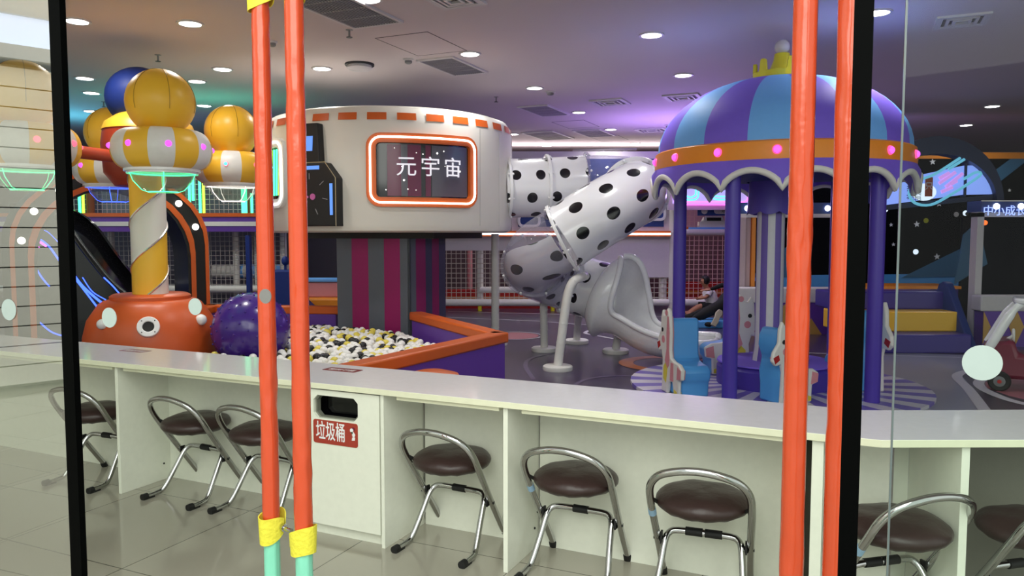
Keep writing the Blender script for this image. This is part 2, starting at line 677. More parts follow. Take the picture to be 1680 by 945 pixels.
# mall facade at the left behind the shopfront, mirrored by the left pane
facade_m = mat('facade_cladding', rgb(226, 226, 214), 0.6)
fm = MB()
fm.box((-7.35, -6, 3.15), (-7.0, 6.2, 3.28))
for k in range(16):
    z = 0.06 + k * 0.19
    fm.box((-7.32, -6, z), (-7.12, 6.2, z + 0.178))
fm.box((-7.5, -6, 0), (-7.34, 6.2, 5.6))
struct(fm.build('wall_mall', facade_m, smooth=0))
MYZ = Matrix(((0, 0, 1, 0), (1, 0, 0, 0), (0, 1, 0, 0), (0, 0, 0, 1)))
for k, (y0, y1) in enumerate(((-0.9, 0.4), (0.62, 1.92), (2.14, 3.44))):
    wo = struct(MB().box((-7.33, y0, 3.33), (-7.30, y1, 3.62)).build('window_%d' % (4 + k), E('facade_daylight', (0.75, 0.85, 1), 1.9), smooth=0))
    MB().ring([(y0 - .05, 3.29), (y1 + .05, 3.29), (y1 + .05, 3.67), (y0 - .05, 3.67)], [(y0, 3.33), (y1, 3.33), (y1, 3.62), (y0, 3.62)], 0, 0.09, 0, T(-7.33, 0, 0) @ MYZ).build('window_frame', facade_m, wo, smooth=0)

# ---------------------------------------------------------------- glass shopfront
GP = Vector((0.78, 1.75, 0))
gd = Vector((-0.92, 0.39, 0)).normalized()
GA = math.atan2(-gd.y, -gd.x)   # local +x runs to the right


def gpos(px, y_mid=472):
    k = (px - 840) / FPX
    t = (k * GP.y - GP.x) / (gd.x - k * gd.y)
    return GP + gd * t


def pane(name, p0, p1, m, off=0.0):
    d = (p1 - p0)
    L = d.length
    M = Matrix.Translation(p0) @ RZ(math.atan2(d.y, d.x))
    o = MB().box((0, -0.006 + off, 0.0), (L, 0.006 + off, 3.3)).build(name, m, smooth=0)
    o.matrix_world = M
    return struct(o)


PB1, PB2 = gpos(110), gpos(1405)
# a single thin sheet each (front face only counts once)


def sheet(name, p0, p1, m):
    o = MB().add([p0, p1, p1 + Vector((0, 0, 3.3)), p0 + Vector((0, 0, 3.3))], [(0, 1, 2, 3)]).build(name, m, smooth=0)
    return struct(o)


sheet('window_1', gpos(110) + gd * 3.2, gpos(110), g_left)
sheet('window_2', PB1, PB2, g_main)
sheet('window_3', gpos(1473), gpos(1473) - gd * 2.6, g_right)
bar_m = mat('black_edge_seal', rgb(4, 5, 5), 0.5, spec=0.03)
for nm, p, w in (('trim_1', PB1, 0.056), ('trim_2', PB2, 0.040)):
    o = MB().box((-w / 2, -0.012, 0), (w / 2, 0.012, 3.3)).build(nm, bar_m, smooth=0)
    o.location = p
    o.rotation_euler = (0, 0, GA)
    struct(o)
o = MB().box((-0.0022, -0.006, 0), (0.0022, 0.006, 3.3)).build('trim_4', mat('glass_edge', rgb(96, 108, 108), 0.2), smooth=0)
o.location = gpos(1473)
o.rotation_euler = (0, 0, GA)
struct(o)
sticker_m = mat('frosted_sticker', rgb(172, 188, 184), 0.6)
sticker_reflection = mat('sticker_reflection', rgb(128, 128, 126), 0.6)  # a sticker's reflection in the glass, made as a grey disc
for px, py, d, lab in ((12, 508, 0.080, 'pale round glass sticker at the left edge of the storefront'),
                       (177, 521, 0.070, 'pale round glass sticker in front of the orange ride base, left of its eye'),
                       (319, 503, 0.056, 'pale round glass sticker at the right shoulder of the orange ride base'),
                       (435, 486, 0.046, 'grey reflection of a round glass sticker in front of the far left padded pole'),
                       (1618, 595, 0.0765, 'large pale round glass sticker beside the toy car')):
    p = gpos(px)
    z = atY(px, py, p.y).z
    M = Matrix.Translation((p.x, p.y, z)) @ RZ(GA) @ RX(PI / 2) @ Matrix.Diagonal((1, 1, 1, 1))
    o = MB().prism(circle(d / 2, 32), 0.001, 0.0035, 0, M).build('glass_sticker', sticker_reflection if px == 435 else sticker_m)
    tag(o, lab, 'sticker', 'round safety stickers on the glass')

# ---------------------------------------------------------------- counter
ti = MB()
t0, t1 = -0.02, 0.47
corner_f, corner_b = cp(1.66, t0), cp(1.60, t1)
poly = [cp(-7.0, t0), corner_f, Vector((5.2, corner_f.y + 0.03, 0)), Vector((5.2, corner_b.y + 0.10, 0)), Vector((1.78, corner_b.y + 0.0, 0)), corner_b, cp(-7.0, t1)]
ti.prism([(p.x, p.y) for p in poly], HC - 0.028, HC, 0, None, 1)
o = ti.build('counter_worktop', [top_lam, edge_lam], smooth=0, bevel=0.002)
tag(o, 'long white bar counter worktop bending at the right end', 'worktop')


def board(mb, s0, s1, u0, u1, z0, z1, mi=0):
    return mb.box((s0, u0, z0), (s1, u1, z1), mi, MC)


ZT = HC - 0.03


def bay(s0, s1, label, sides, rail=True):
    root = thing('counter_cabinet', label, 'counter base', cp((s0 + s1) / 2, 0.3, 0), 0, 'white laminate counter bases')
    inv = Matrix.Translation(-root.location)
    for s in sides:
        b = board(MB(), s - 0.011, s + 0.011, 0.0, 0.37, 0.0, ZT)
        b.xf(inv)
        sp = b.build('side_panel', [white_lam], root, smooth=0, bevel=0.0015)
        for z in (0.10, ZT - 0.05):
            MB().ball((s + 0.0115, 0.2 if z > .3 else 0.3, z), 0.006, 8).xf(MC).xf(inv).build('screw_cap', rubber, sp)
    b = board(MB(), s0, s1, 0.35, 0.37, 0.0, ZT)
    b.xf(inv)
    b.build('back_panel', white_lam, root, smooth=0)
    if rail:
        b = board(MB(), s0 + 0.06, s1 - 0.01, 0.0, 0.05, ZT - 0.018, ZT)
        b.xf(inv)
        b.build('support_rail', edge_lam, root, smooth=0)
    return root


bay(-6.8, -2.33, 'white counter base at far left behind the dark glass edge', (-6.8, -4.4))
bay(-2.31, -0.935, 'white counter base with knee space left of the litter cabinet', (-2.31,))
bay(-0.455, 0.15, 'white counter base right of the litter cabinet, one stool inside', ())
bay(0.19, 1.385, 'wide white counter base holding two stools right of centre', (0.172, 1.375))
# second run
root = thing('counter_cabinet', 'white counter base at the right run under the bent worktop', 'counter base', (2.0, 2.9, 0), 0, 'white laminate counter bases')
y2 = corner_f.y + 0.02
board(MB(), 1.43, 1.47, 0.0, 0.37, 0.0, ZT).xf(Matrix.Translation((-2.0, -2.9, 0))).build('side_panel', white_lam, root, smooth=0, bevel=0.0015)
board(MB(), 1.388, 1.428, 0.2, 0.22, 0.0, ZT).xf(Matrix.Translation((-2.0, -2.9, 0))).build('gap_shade_strip', mat('gap_shade', rgb(86, 84, 74), .6), root, smooth=0)  # dark board standing for the shade in the gap between units
board(MB(), 1.47, 1.70, 0.35, 0.37, 0.0, ZT).xf(Matrix.Translation((-2.0, -2.9, 0))).build('back_panel', white_lam, root, smooth=0)
for x, th in ((1.625, 0.015),):
    MB().box((x - th, y2, 0), (x + th, y2 + 0.36, ZT)).xf(Matrix.Translation((-2.0, -2.9, 0))).build('side_panel', white_lam, root, smooth=0, bevel=0.0015)
MB().box((1.72, y2 + 0.36, 0), (1.64, y2 + 0.38, ZT)) if False else MB().box((1.55, y2 + 0.36, 0), (1.61, y2 + 0.38, ZT)).xf(Matrix.Translation((-2.0, -2.9, 0))).build('back_panel', white_lam, root, smooth=0)
# the far right bay
root = thing('counter_cabinet', 'shaded counter base at the far right edge', 'counter base', (3.4, 2.9, 0), 0, 'white laminate counter bases')
MB().box((1.66, y2 + 0.36, 0), (5.1, y2 + 0.38, ZT)).xf(Matrix.Translation((-3.4, -2.9, 0))).build('back_panel', mat('shaded_laminate', rgb(120, 118, 108), 0.4), root, smooth=0)  # shade of the open bay put into a darker laminate colour
MB().box((3.3, y2 + 0.02, 0), (3.322, y2 + 0.36, ZT)).xf(Matrix.Translation((-3.4, -2.9, 0))).build('side_panel', white_lam, root, smooth=0)

# litter cabinet
sb0, sb1 = -0.925, -0.465
root = thing('litter_cabinet', 'white counter litter cabinet with octagonal slot and red sign', 'litter bin', cp((sb0 + sb1) / 2, 0.2, 0))
inv = Matrix.Translation(-root.location)
b = MB()
board(b, sb1 - 0.018, sb1, -0.005, 0.37, 0.0, ZT)
board(b, sb0, sb0 + 0.018, 0.0, 0.37, 0.0, ZT)
board(b, sb0, sb1, 0.35, 0.37, 0.02, ZT)
board(b, sb0 + .018, sb1 - .018, 0.03, 0.35, 0.0, 0.055)
b.xf(inv)
b.build('cabinet_body', white_lam, root, smooth=0)
# front panel with octagonal slot: local coords u along, z up
u0, u1, z0, z1 = sb0 + 0.016, sb1 - 0.026, 0.06, ZT - 0.006
hx0, hx1, hz0, hz1, ch = -0.882, -0.615, 0.598, 0.712, 0.024
hole = [(hx0, hz0 + ch), (hx0 + ch, hz0), (hx1 - ch, hz0), (hx1, hz0 + ch), (hx1, hz1 - ch), (hx1 - ch, hz1), (hx0 + ch, hz1), (hx0, hz1 - ch)]
outer = [(u0, hz0 + ch), (hx0 + ch, z0), (hx1 - ch, z0), (u1, hz0 + ch), (u1, hz1 - ch), (hx1 - ch, z1), (hx0 + ch, z1), (u0, hz1 - ch)]
MF = MC @ Matrix(((1, 0, 0, 0), (0, 0, -1, 0), (0, 1, 0, 0), (0, 0, 0, 1)))
f = MB()
f.ring(outer, hole, -0.012, 0.004, 0, MF)
for tri in (((u0, z0), (hx0 + ch, z0), (u0, hz0 + ch)), ((hx1 - ch, z0), (u1, z0), (u1, hz0 + ch)), ((u1, hz1 - ch), (u1, z1), (hx1 - ch, z1)), ((hx0 + ch, z1), (u0, z1), (u0, hz1 - ch))):
    f.prism(tri, -0.012, 0.004, 0, MF)
f.xf(inv)
f.build('front_panel', white_lam, root, smooth=0)
f = MB().ring([(x * 1.0, z) for x, z in hole], [(hx0 + (x - hx0) * 0.93 + 0.0093, hz0 + (z - hz0) * 0.9 + 0.006) for x, z in hole], -0.04, -0.011, 0, MF)
f.box((hx0 - .03, 0.07, hz0 - .05), (hx1 + .03, 0.075, hz1 + .02), 1, MC)
f.box((hx0 - .03, 0.04, hz0 - .055), (hx1 + .03, 0.075, hz0 - .05), 1, MC)
f.xf(inv)
f.build('slot_liner', [mat('slot_grey', rgb(120, 122, 110), 0.5), black_g], root, smooth=0)
sg = MB().prism(rrect(0.268, 0.118, 0.012, 4, -0.750, 0.531), 0.004, 0.0065, 0, MF)
sg.xf(inv)
sign = sg.build('sign', sign_red, root)
sign['label'] = 'red rounded sign with white characters'
tM = inv @ MF @ T(-0.778, 0.530, 0.0072) @ Matrix.Diagonal((0.68, 1.12, 1, 1))
text_mesh('lettering', '垃圾桶', 0.088, tM, white_pl, sign, 0.0006, 0.0008)
fg = MB()
FM = MF
fg.prism(circle(0.010, 14, -0.650, 0.556), 0.0066, 0.0085, 0, FM)
fg.prism(circle(0.010, 14, -0.641, 0.562), 0.0066, 0.0078, 1, FM)
fg.prism([(-0.648, 0.545), (-0.640, 0.549), (-0.629, 0.535), (-0.636, 0.520), (-0.646, 0.528)], 0.0066, 0.0085, 0, FM)
fg.prism([(-0.646, 0.522), (-0.630, 0.522), (-0.632, 0.508), (-0.650, 0.506)], 0.0066, 0.0085, 0, FM)
fg.prism([(-0.653, 0.548), (-0.645, 0.551), (-0.642, 0.541), (-0.648, 0.538)], 0.0066, 0.0092, 2, FM)
fg.xf(inv)
fg.build('figure_mark', [white_pl, crimson, mat('dark_green_print', rgb(30, 70, 50), .5)], sign, smooth=0)

# counter notices lying on the worktop
notice_m = mat('notice_maroon', rgb(120, 34, 36), 0.6, spec=0.2)


def notice(px0, py0, w, d, rot, label, m, txt):
    p = atZ(px0, py0, HC)
    root = thing('counter_notice', label, 'sticker', (p.x, p.y, HC), rot, 'notices stuck on the worktop')
    MB().prism(rrect(w, d, 0.01, 3), 0.0003, 0.0014).build('backing', m, root)
    text_mesh('lettering', txt, d * 0.5, T(0, 0, 0.0015), cloth_wht, root, 0.0003, 0.0)
    return root


notice(562, 607, 0.215, 0.085, A + PI, 'maroon notice with white characters on the worktop above the litter cabinet', notice_m, '禁止踩踏')
notice(222, 575.5, 0.20, 0.085, A + PI, 'faded maroon notice on the worktop before the orange ride base', mat('notice_faded', rgb(150, 110, 118), 0.3), '禁止踩踏')

# ---------------------------------------------------------------- stools


def make_stool(sleeves=1):
    root = thing('stool', 'x', 'stool', (0, 0, 0), 0, 'chrome and brown folding stools')
    pts = [(-.185, .20, .012), (-.187, .10, .15), (-.192, 0.0, .29), (-.197, -.09, .42), (-.190, -.145, .505), (-.150, -.180, .560), (-.075, -.198, .588), (0, -.202, .596), (.075, -.198, .588), (.150, -.180, .560), (.190, -.145, .505), (.197, -.09, .42), (.192, 0, .29), (.187, .10, .15), (.185, .20, .012)]
    MB().tube(smooth_path(pts, 5), 0.0158, 14).build('hoop_frame', chrome, root)
    pts = [(-.185, -.215, .016), (-.185, -.13, .016), (-.178, -.085, .035), (-.165, -.02, .13), (-.155, .035, .215), (-.140, .06, .245), (-.105, .068, .255), (0, .068, .256), (.105, .068, .255), (.140, .06, .245), (.155, .035, .215), (.165, -.02, .13), (.178, -.085, .035), (.185, -.13, .016), (.185, -.215, .016)]
    MB().tube(smooth_path(pts, 5), 0.0142, 14).build('foot_frame', chrome, root)
    for s in (-1, 1):
        MB().tube([(s * .185, -.228, .016), (s * .185, -.195, .016)], 0.0185, 12).box((s * .185 - .014, -.225, 0), (s * .185 + .014, -.155, .010)).build('foot_cap', rubber, root)
        MB().tube([(s * .185, .198, .0), (s * .185, .185, .03)], 0.0185, 12).build('foot_cap', rubber, root)
        MB().tube([(s * .150, .045, .222), (s * .205, .045, .222)], 0.009, 10).box((s * .172 - .004, .03, .20), (s * .172 + .004, .06, .25)).build('hinge', rubber, root)
        MB().tube([(s * .193, -.105, .44), (s * .160, -.05, .40), (s * .12, .02, .385)], 0.008, 8).build('seat_bracket', rubber, root)
    se = MB()
    prof = []
    for k in range(17):
        a = -PI / 2 + PI * k / 16
        rr = 0.190 * max(0.0, math.cos(a)) ** 0.62
        prof.append((max(rr, 1e-5), 0.418 + (0.052 if a > 0 else 0.050) * math.sin(a)))
    se.lathe(prof, 36)
    for i, v in enumerate(se.v):      # soft puckers round the lower edge
        a = math.atan2(v.y, v.x)
        r = math.hypot(v.x, v.y)
        if r > 0.10 and v.z < 0.415:
            v.z += 0.0022 * math.sin(a * 23) + 0.0018 * math.sin(a * 37 + 1)
        if v.z > 0.43:
            v.z += 0.003 * math.sin(v.x * 40 + 1) * math.sin(v.y * 31)
    se.build('seat', leather, root, smooth=60)
    if sleeves == 1:
        MB().tube([(-.035, .068, .256), (.035, .068, .256)], 0.0178, 14).build('foot_sleeve', rubber, root)
    else:
        for s in (-1, 1):
            MB().tube([(s * .005, .068, .256), (s * .075, .068, .256)], 0.0178, 14).build('foot_sleeve', rubber, root)
    return root


def tape(root, s=-1):
    MB().tube([(s * .1955, -.045, .355), (s * .1965, -.065, .385)], 0.0168, 14).build('paper_tag', mat('pale_blue_tag', rgb(150, 185, 215), 0.6), root)


st = make_stool(1)
st.location = (-0.29, 3.66, 0)
st.rotation_euler = (0, 0, math.radians(-27))
st['label'] = 'brown-seated chrome stool just right of the litter cabinet'
s3 = make_stool(1)
s3.location = (0.285, 3.365, 0)
s3.rotation_euler = (0, 0, math.radians(-25))
s3['label'] = 'brown-seated chrome stool with a single footrest sleeve, right of the middle counter divider'
tape(s3)
s4 = make_stool(2)
s4.location = (0.78, 3.08, 0)
s4.rotation_euler = (0, 0, math.radians(-20))
s4['label'] = 'brown-seated chrome stool with two black sleeves and blue tag, left of the right padded poles'
tape(s4)
dup(st, (-1.83, 4.39, 0), math.radians(-27), 'chrome stool left of the padded poles, its seat fully in view')
dup(st, (-1.36, 4.17, 0), math.radians(-27), 'chrome stool half hidden behind the left padded poles')
dup(st, (-2.55, 4.66, 0), math.radians(-22), 'chrome stool behind the black glass edge at the left')
s5 = dup(s4, (1.43, 2.80, 0), math.radians(14), 'chrome stool right of the black storefront post')
dup(st, (1.93, 2.78, 0), math.radians(14), 'dim chrome stool cut by the right edge')

# ---------------------------------------------------------------- padded poles


def sleeve(mb, x, y, z0, z1, r, seed, seam_a):
    rnd = random.Random(seed)
    ph = [rnd.uniform(0, 6) for _ in range(8)]
    n, seg = int((z1 - z0) / 0.012), 28
    vs = []
    for i in range(n + 1):
        z = z0 + (z1 - z0) * i / n
        e = min(1, min(i, n - i) / 2.0)
        for k in range(seg):
            a = 2 * PI * k / seg
            w = 0.030 * math.sin(5 * a + 38 * z + ph[0]) * max(0, math.sin(3.1 * z + ph[1])) ** 2
            w += 0.050 * math.sin(2 * a + 21 * z + ph[2]) * max(0, math.sin(7 * z + ph[3])) ** 3
            w += 0.022 * math.sin(3 * a - 60 * z + ph[4]) * max(0, math.sin(5 * z + ph[5])) ** 2
            da = (a - seam_a + PI) % (2 * PI) - PI
            w += 0.13 * math.exp(-(da / 0.13) ** 2)
            rr = r * (1 + w) * (0.93 + 0.07 * e)
            vs.append((x + rr * math.cos(a), y + rr * math.sin(a), z))
    fs = [(i * seg + k, i * seg + (k + 1) % seg, (i + 1) * seg + (k + 1) % seg, (i + 1) * seg + k) for i in range(n) for k in range(seg)]
    fs += [tuple(reversed(range(seg))), tuple(n * seg + k for k in range(seg))]
    mb.add(vs, fs)


def strap(mb, r, z0, z1, gap_a, ph=0.0, flare=0.0):
    seg, n = 40, 8
    vs, span = [], 2 * PI - 0.25
    for j in range(2):
        for i in range(n + 1):
            z = z0 + (z1 - z0) * i / n
            for k in range(seg + 1):
                a = gap_a + 0.125 + span * k / seg
                t = k / seg
                rr = r + 0.005 * math.sin(a * 2 + ph) + flare * (i / n) * 0.5 + flare * abs(t - 0.5) ** 3 * 6 - (0.0035 if j else 0)
                zz = z + (0.012 * math.sin(a + ph)) + (0.02 * (abs(t - .5) * 2) ** 6) * (1 if i < n / 2 else -1)
                vs.append((rr * math.cos(a), rr * math.sin(a), zz))
    W = seg + 1
    fs = []
    for j in range(2):
        o = j * (n + 1) * W
        for i in range(n):
            for k in range(seg):
                q = (o + i * W + k, o + i * W + k + 1, o + (i + 1) * W + k + 1, o + (i + 1) * W + k)
                fs.append(q if j == 0 else tuple(reversed(q)))
    o = (n + 1) * W
    for k in range(seg):
        fs.append((k, o + k, o + k + 1, k + 1))
        fs.append((n * W + k, n * W + k + 1, o + n * W + k + 1, o + n * W + k))
    for i in range(n):
        fs.append((i * W, (i + 1) * W, o + (i + 1) * W, o + i * W))
        fs.append((i * W + seg, o + i * W + seg, o + (i + 1) * W + seg, (i + 1) * W + seg))
    mb.add(vs, fs)


def pole(px, Y, label, seed, r, zs=0.47, gap=0.0, ph=0.0, zc=0.0):
    X = (px - 840) / FPX * Y
    root = thing('padded_pole', label, 'padded pole', (X, Y, 0), 0, 'orange padded poles of the barrier')
    m = MB()
    sleeve(m, 0, 0, zs - 0.01 + zc, 2.33, r, seed, -1.0)
    m.build('orange_sleeve', red_vinyl, root, smooth=80)
    m = MB()
    sleeve(m, 0, 0, 0.0, zs - 0.03 + zc, r * 0.93, seed + 5, -0.9)
    m.build('mint_sleeve', mint_vinyl, root, smooth=80)
    m = MB()
    strap(m, r * 1.22, zs - 0.075 + zc, zs + 0.02 + zc, gap, ph, 0.008)
    m.build('yellow_cuff', yel_strap, root, smooth=50)
    m = MB()
    strap(m, r * 1.25, 2.265, 2.39, gap, ph + 1, 0.006)
    m.build('yellow_cuff', yel_strap, root, smooth=50)
    m = MB().tube([(0, 0, 2.32), (0, 0, 3.0)], r * 0.9, 20)
    m.build('mint_sleeve', mint_vinyl, root)
    return root


p1 = pole(436, 2.66, 'far left orange padded pole with yellow cuff over mint foot', 1, 0.030, 0.50, 0.0, 0.5)
p2 = pole(490, 2.56, 'second orange padded pole from the left, in front of the litter cabinet', 2, 0.031, 0.505, PI * 0.9, 2.2, -0.018)
m = MB().tube([(0.03, -0.006, 0.475), (0.085, -0.05, 0.475)], 0.008, 10).tube([(0.045, -0.015, 0.475), (0.055, -0.025, 0.475)], 0.014, 8)
m.build('clamp_bolt', chrome, p1)
pole(1311, 2.08, 'left one of the two orange padded poles at the carousel', 3, 0.0315, 0.48)
pole(1384, 2.02, 'orange padded pole directly behind the black storefront post', 4, 0.0315, 0.48)

# ---------------------------------------------------------------- ceiling fittings
ring_m = mat('lamp_trim_white', rgb(200, 196, 200), 0.4)


def downlight(x, y, first=None):
    root = thing('ceiling_light', 'x', 'ceiling light', (x, y, H), 0, 'round recessed ceiling lights')
    MB().ring(circle(0.125, 28), circle(0.10, 28), -0.012, 0.0).build('trim_ring', ring_m, root)
    MB().prism(circle(0.10, 28), -0.006, -0.002).build('lens', e_down, root)
    l = bpy.data.lights.new('downlight', 'AREA')
    l.shape = 'DISK'
    l.size = 0.2
    l.energy = DOWN_E
    l.color = (1, 0.97, 0.93)
    l.spread = math.radians(140)
    o = bpy.data.objects.new('downlight', l)
    C.objects.link(o)
    o.parent = root
    o.location = (0, 0, -0.03)
    return root


LP = [(126, 34, 'round ceiling light nearest the top left glass edge'), (312, 38, 'bright round ceiling light at top, left of the padded poles'),
      (604, -2, 'round ceiling light cut by the top edge beside the large vent'), (771, 88, 'round ceiling light beside the louvred vent over the capsule'),
      (1069, 57, 'bright round ceiling light alone at top right of centre'), (528, 112, 'round ceiling light just right of the left padded poles'),
      (365, 113, 'round ceiling light left of the left padded poles'), (323, 133, 'small round ceiling light right above the yellow ball of the ride'),
      (139, 128, 'round ceiling light at left, upper one of the near pair'), (150, 152, 'round ceiling light at left below the upper one, left of the blue ball'),
      (149, 182, 'thin far ceiling light left of the blue ball'), (335, 173, 'ceiling light low beside the yellow ball at its right'),
      (877, 144, 'round ceiling light above the left dark vent over the slide'), (1121, 123, 'round ceiling light left of the carousel crown'),
      (950, 184, 'small ceiling light between the two dark vents over the slide'), (1165, 171, 'ceiling light partly hidden by the carousel dome'),
      (1002, 212, 'far small ceiling light beside the far right dark vent'), (897, 239, 'far ceiling light over the horizontal slide tube'),
      (1042, 235, 'farthest ceiling light in front of the white cove'), (1628, 174, 'round ceiling light near the right edge'),
      (1585, 205, 'far ceiling light above the arched screen'), (842, 220, 'far ceiling light beside the capsule rim'),
      (152, 219, 'far teal-lit ceiling light low at left'), (1440, 20, 'ceiling light at the top beside the black storefront post'),
      (295, 211, 'far ceiling light behind the striped pod')]
for px, py, lab in LP:
    p = atZ(px, py, H)
    downlight(p.x, p.y)['label'] = lab

VA = math.radians(-24)


def vent(px, py, w, l, label, kind='louvre'):
    p = atZ(px, py, H)
    root = thing('ceiling_vent', label, 'air vent', (p.x, p.y, H), VA, 'air vents in the ceiling')
    MB().ring([(-w / 2 - .03, -l / 2 - .03), (w / 2 + .03, -l / 2 - .03), (w / 2 + .03, l / 2 + .03), (-w / 2 - .03, l / 2 + .03)], [(-w / 2, -l / 2), (w / 2, -l / 2), (w / 2, l / 2), (-w / 2, l / 2)], -0.02, 0).build('frame', ring_m, root, smooth=0)
    MB().box((-w / 2, -l / 2, -0.004), (w / 2, l / 2, -0.001)).build('backing', vent_dk, root, smooth=0)
    m = MB()
    if kind == 'louvre':
        n = int(w / 0.028)
        for i in range(n):
            x = -w / 2 + (i + .5) * w / n
            m.box((x - .004, -l / 2, -0.018), (x + .004, l / 2, -0.004))
        for j in range(1, 4):
            y = -l / 2 + l * j / 4
            m.box((-w / 2, y - .006, -0.018), (w / 2, y + .006, -0.003))
    else:
        for k in range(3):
            a, b = w / 2 * (1 - k * 0.3), l / 2 * (1 - k * 0.3)
            m.ring([(-a, -b), (a, -b), (a, b), (-a, b)], [(-a + .025, -b + .025), (a - .025, -b + .025), (a - .025, b - .025), (-a + .025, b - .025)], -0.018 - k * .004, -0.004)
    m.build('slats', vent_m if kind == 'louvre' else ring_m, root, smooth=0)


vent(563, 14, 0.50, 1.05, 'large louvred vent at the top beside the padded poles')
vent(744, 108, 0.42, 0.85, 'louvred vent right of the access hatch')
vent(745, -2, 0.36, 0.36, 'square diffuser cut by the top edge', 'sq')
vent(1578, 33, 0.38, 0.38, 'square diffuser at the top right behind glass', 'sq')
vent(1001, 167, 0.45, 0.45, 'square diffuser above the slide', 'sq')
vent(1121, 159, 0.45, 0.45, 'square diffuser left of the carousel dome', 'sq')
vent(1070, 213, 0.5, 0.5, 'far square diffuser left of the carousel band', 'sq')
vent(893, 181, 0.45, 0.95, 'dark louvred vent over the slide, nearer one')
vent(900, 222, 0.6, 1.2, 'far dark blue louvred vent over the slide tube')
vent(975, 218, 0.5, 1.0, 'far dark louvred vent beside a small ceiling light')
for px, py, w, l, lab in ((693, 73, 0.62, 0.85, 'square access hatch in the ceiling over the capsule'), (945, 204, 0.6, 0.9, 'far access hatch in the ceiling over the slide'), (1000, 227, 0.6, 0.8, 'farthest access hatch before the cove')):
    p = atZ(px, py, H)
    o = MB().ring([(-w / 2, -l / 2), (w / 2, -l / 2), (w / 2, l / 2), (-w / 2, l / 2)], [(-w / 2 + .008, -l / 2 + .008), (w / 2 - .008, -l / 2 + .008), (w / 2 - .008, l / 2 - .008), (-w / 2 + .008, l / 2 - .008)], -0.003, 0).box((-w / 2 + .008, -l / 2 + .008, -0.0015), (w / 2 - .008, l / 2 - .008, 0), 1).build('ceiling_hatch', [vent_dk, ceil_m], smooth=0, loc=(p.x, p.y, H))
    o.rotation_euler = (0, 0, VA)
    tag(o, lab, 'ceiling hatch', 'ceiling access hatches')
for px, py, lab in ((573, 52, 'sprinkler head below the large vent'), (259, 93, 'sprinkler head above the blue ball'), (814, 162, 'sprinkler head above the capsule right rim'), (1238, 128, 'sprinkler head left of the carousel crown'), (170, 170, 'sprinkler head left of the blue ball')):
    p = atZ(px, py - 3, H)
    root = thing('sprinkler_head', lab, 'sprinkler', (p.x, p.y, H), 0, 'ceiling sprinkler heads')
    MB().tube([(0, 0, 0), (0, 0, -0.07)], 0.010, 8).lathe([(0.035, -0.004), (0.035, 0)], 14).build('stem', grey_pl, root)
    MB().lathe([(0.03, -0.074), (0.03, -0.070)], 12).build('deflector', black_m, root)
for px, py, r, lab in ((670, 101, 0.06, 'white smoke detector beside the access hatch'), (1098, 209, 0.09, 'grey smoke detector left of the carousel band'), (447, 72, 0.05, 'smoke detector between the left padded poles'), (903, 154, 0.07, 'flat round ceiling plate right of a ceiling light')):
    p = atZ(px, py - 4, H)
    root = thing('smoke_detector', lab, 'smoke detector', (p.x, p.y, H), 0, 'ceiling smoke detectors')
    MB().lathe([(r, 0), (r, -0.015), (r * .8, -0.02)], 20, cap=True).build('base', ring_m, root)
    MB().lathe([(r * .7, -0.02), (r * .68, -0.045), (r * .4, -0.055), (1e-5, -0.056)], 20).build('sensor', grey_pl, root)
p = atZ(590, 105, H)
root = thing('ceiling_speaker', 'flat dark-rimmed round ceiling speaker above the capsule', 'ceiling speaker', (p.x, p.y, H))
MB().lathe([(0.17, 0), (0.17, -0.02)], 28).build('rim', black_m, root)
MB().lathe([(0.14, -0.02), (0.15, -0.05), (0.12, -0.07), (1e-5, -0.075)], 28).build('cover', ring_m, root)

# ---------------------------------------------------------------- capsule on its pillar
CX, CY, CR = -1.55, 10.0, 1.55
CZ0, CZ1 = 1.53, 2.93


def cylp(a, z, r=CR):
    return Vector((r * math.sin(a), -r * math.cos(a), z))


def cyl_map(u, v, a_c, z_c, r):     # u,v metres on the shell
    return cylp(a_c + u / CR, z_c + v, r)


cap = thing('capsule_playhouse', 'round white space capsule playhouse with orange-framed window and orange dashes', 'playhouse', (CX, CY, 0))
prof = [(CR - 0.35, CZ0 + 0.02), (CR - 0.09, CZ0), (CR - 0.03, CZ0 + 0.02), (CR, CZ0 + 0.09), (CR, CZ1 - 0.20), (CR - 0.02, CZ1 - 0.10), (CR - 0.07, CZ1 - 0.03), (CR - 0.16, CZ1), (1e-4, CZ1 + 0.05)]
prof = [(1e-4, CZ0 + 0.03)] + prof
MB().lathe(prof, 96).build('shell', cream_vin, cap, smooth=35)
m = MB()
for k in range(30):
    a = math.radians(12 * k + 3)
    for (i, u) in enumerate((0,)):
        pts = []
        nn = 5
        v1, v2 = CZ1 - 0.175, CZ1 - 0.095
        w = math.radians(3.9)
        outr, inn = [], []
        for j in range(nn + 1):
            aa = a - w + 2 * w * j / nn
            outr.append(cylp(aa, v1, CR + 0.003))
            inn.append(cylp(aa, v2, CR - 0.013))
        vs = outr + inn
        m.add(vs, [(j, j + 1, nn + 2 + j, nn + 1 + j) for j in range(nn)])
m.build('orange_dashes', or_vin, cap)
m = MB()
for a in (49.5, 38, 64, 84, 10, -14, -50):
    a = math.radians(a)
    if a > 0.8:
        m.tube([cylp(a, z, CR + .0005) for z in (CZ0 + .08, CZ1 - .2)], 0.003, 6)
m.build('seam', mat('seam_grey', rgb(170, 166, 160), .6), cap)
m = MB().box((-0.95, -0.75, CZ0 - 0.07), (0.95, 0.75, CZ0 + 0.01), 0, RZ(math.radians(-20)))
m.build('bottom_frame', black_m, cap, smooth=0)


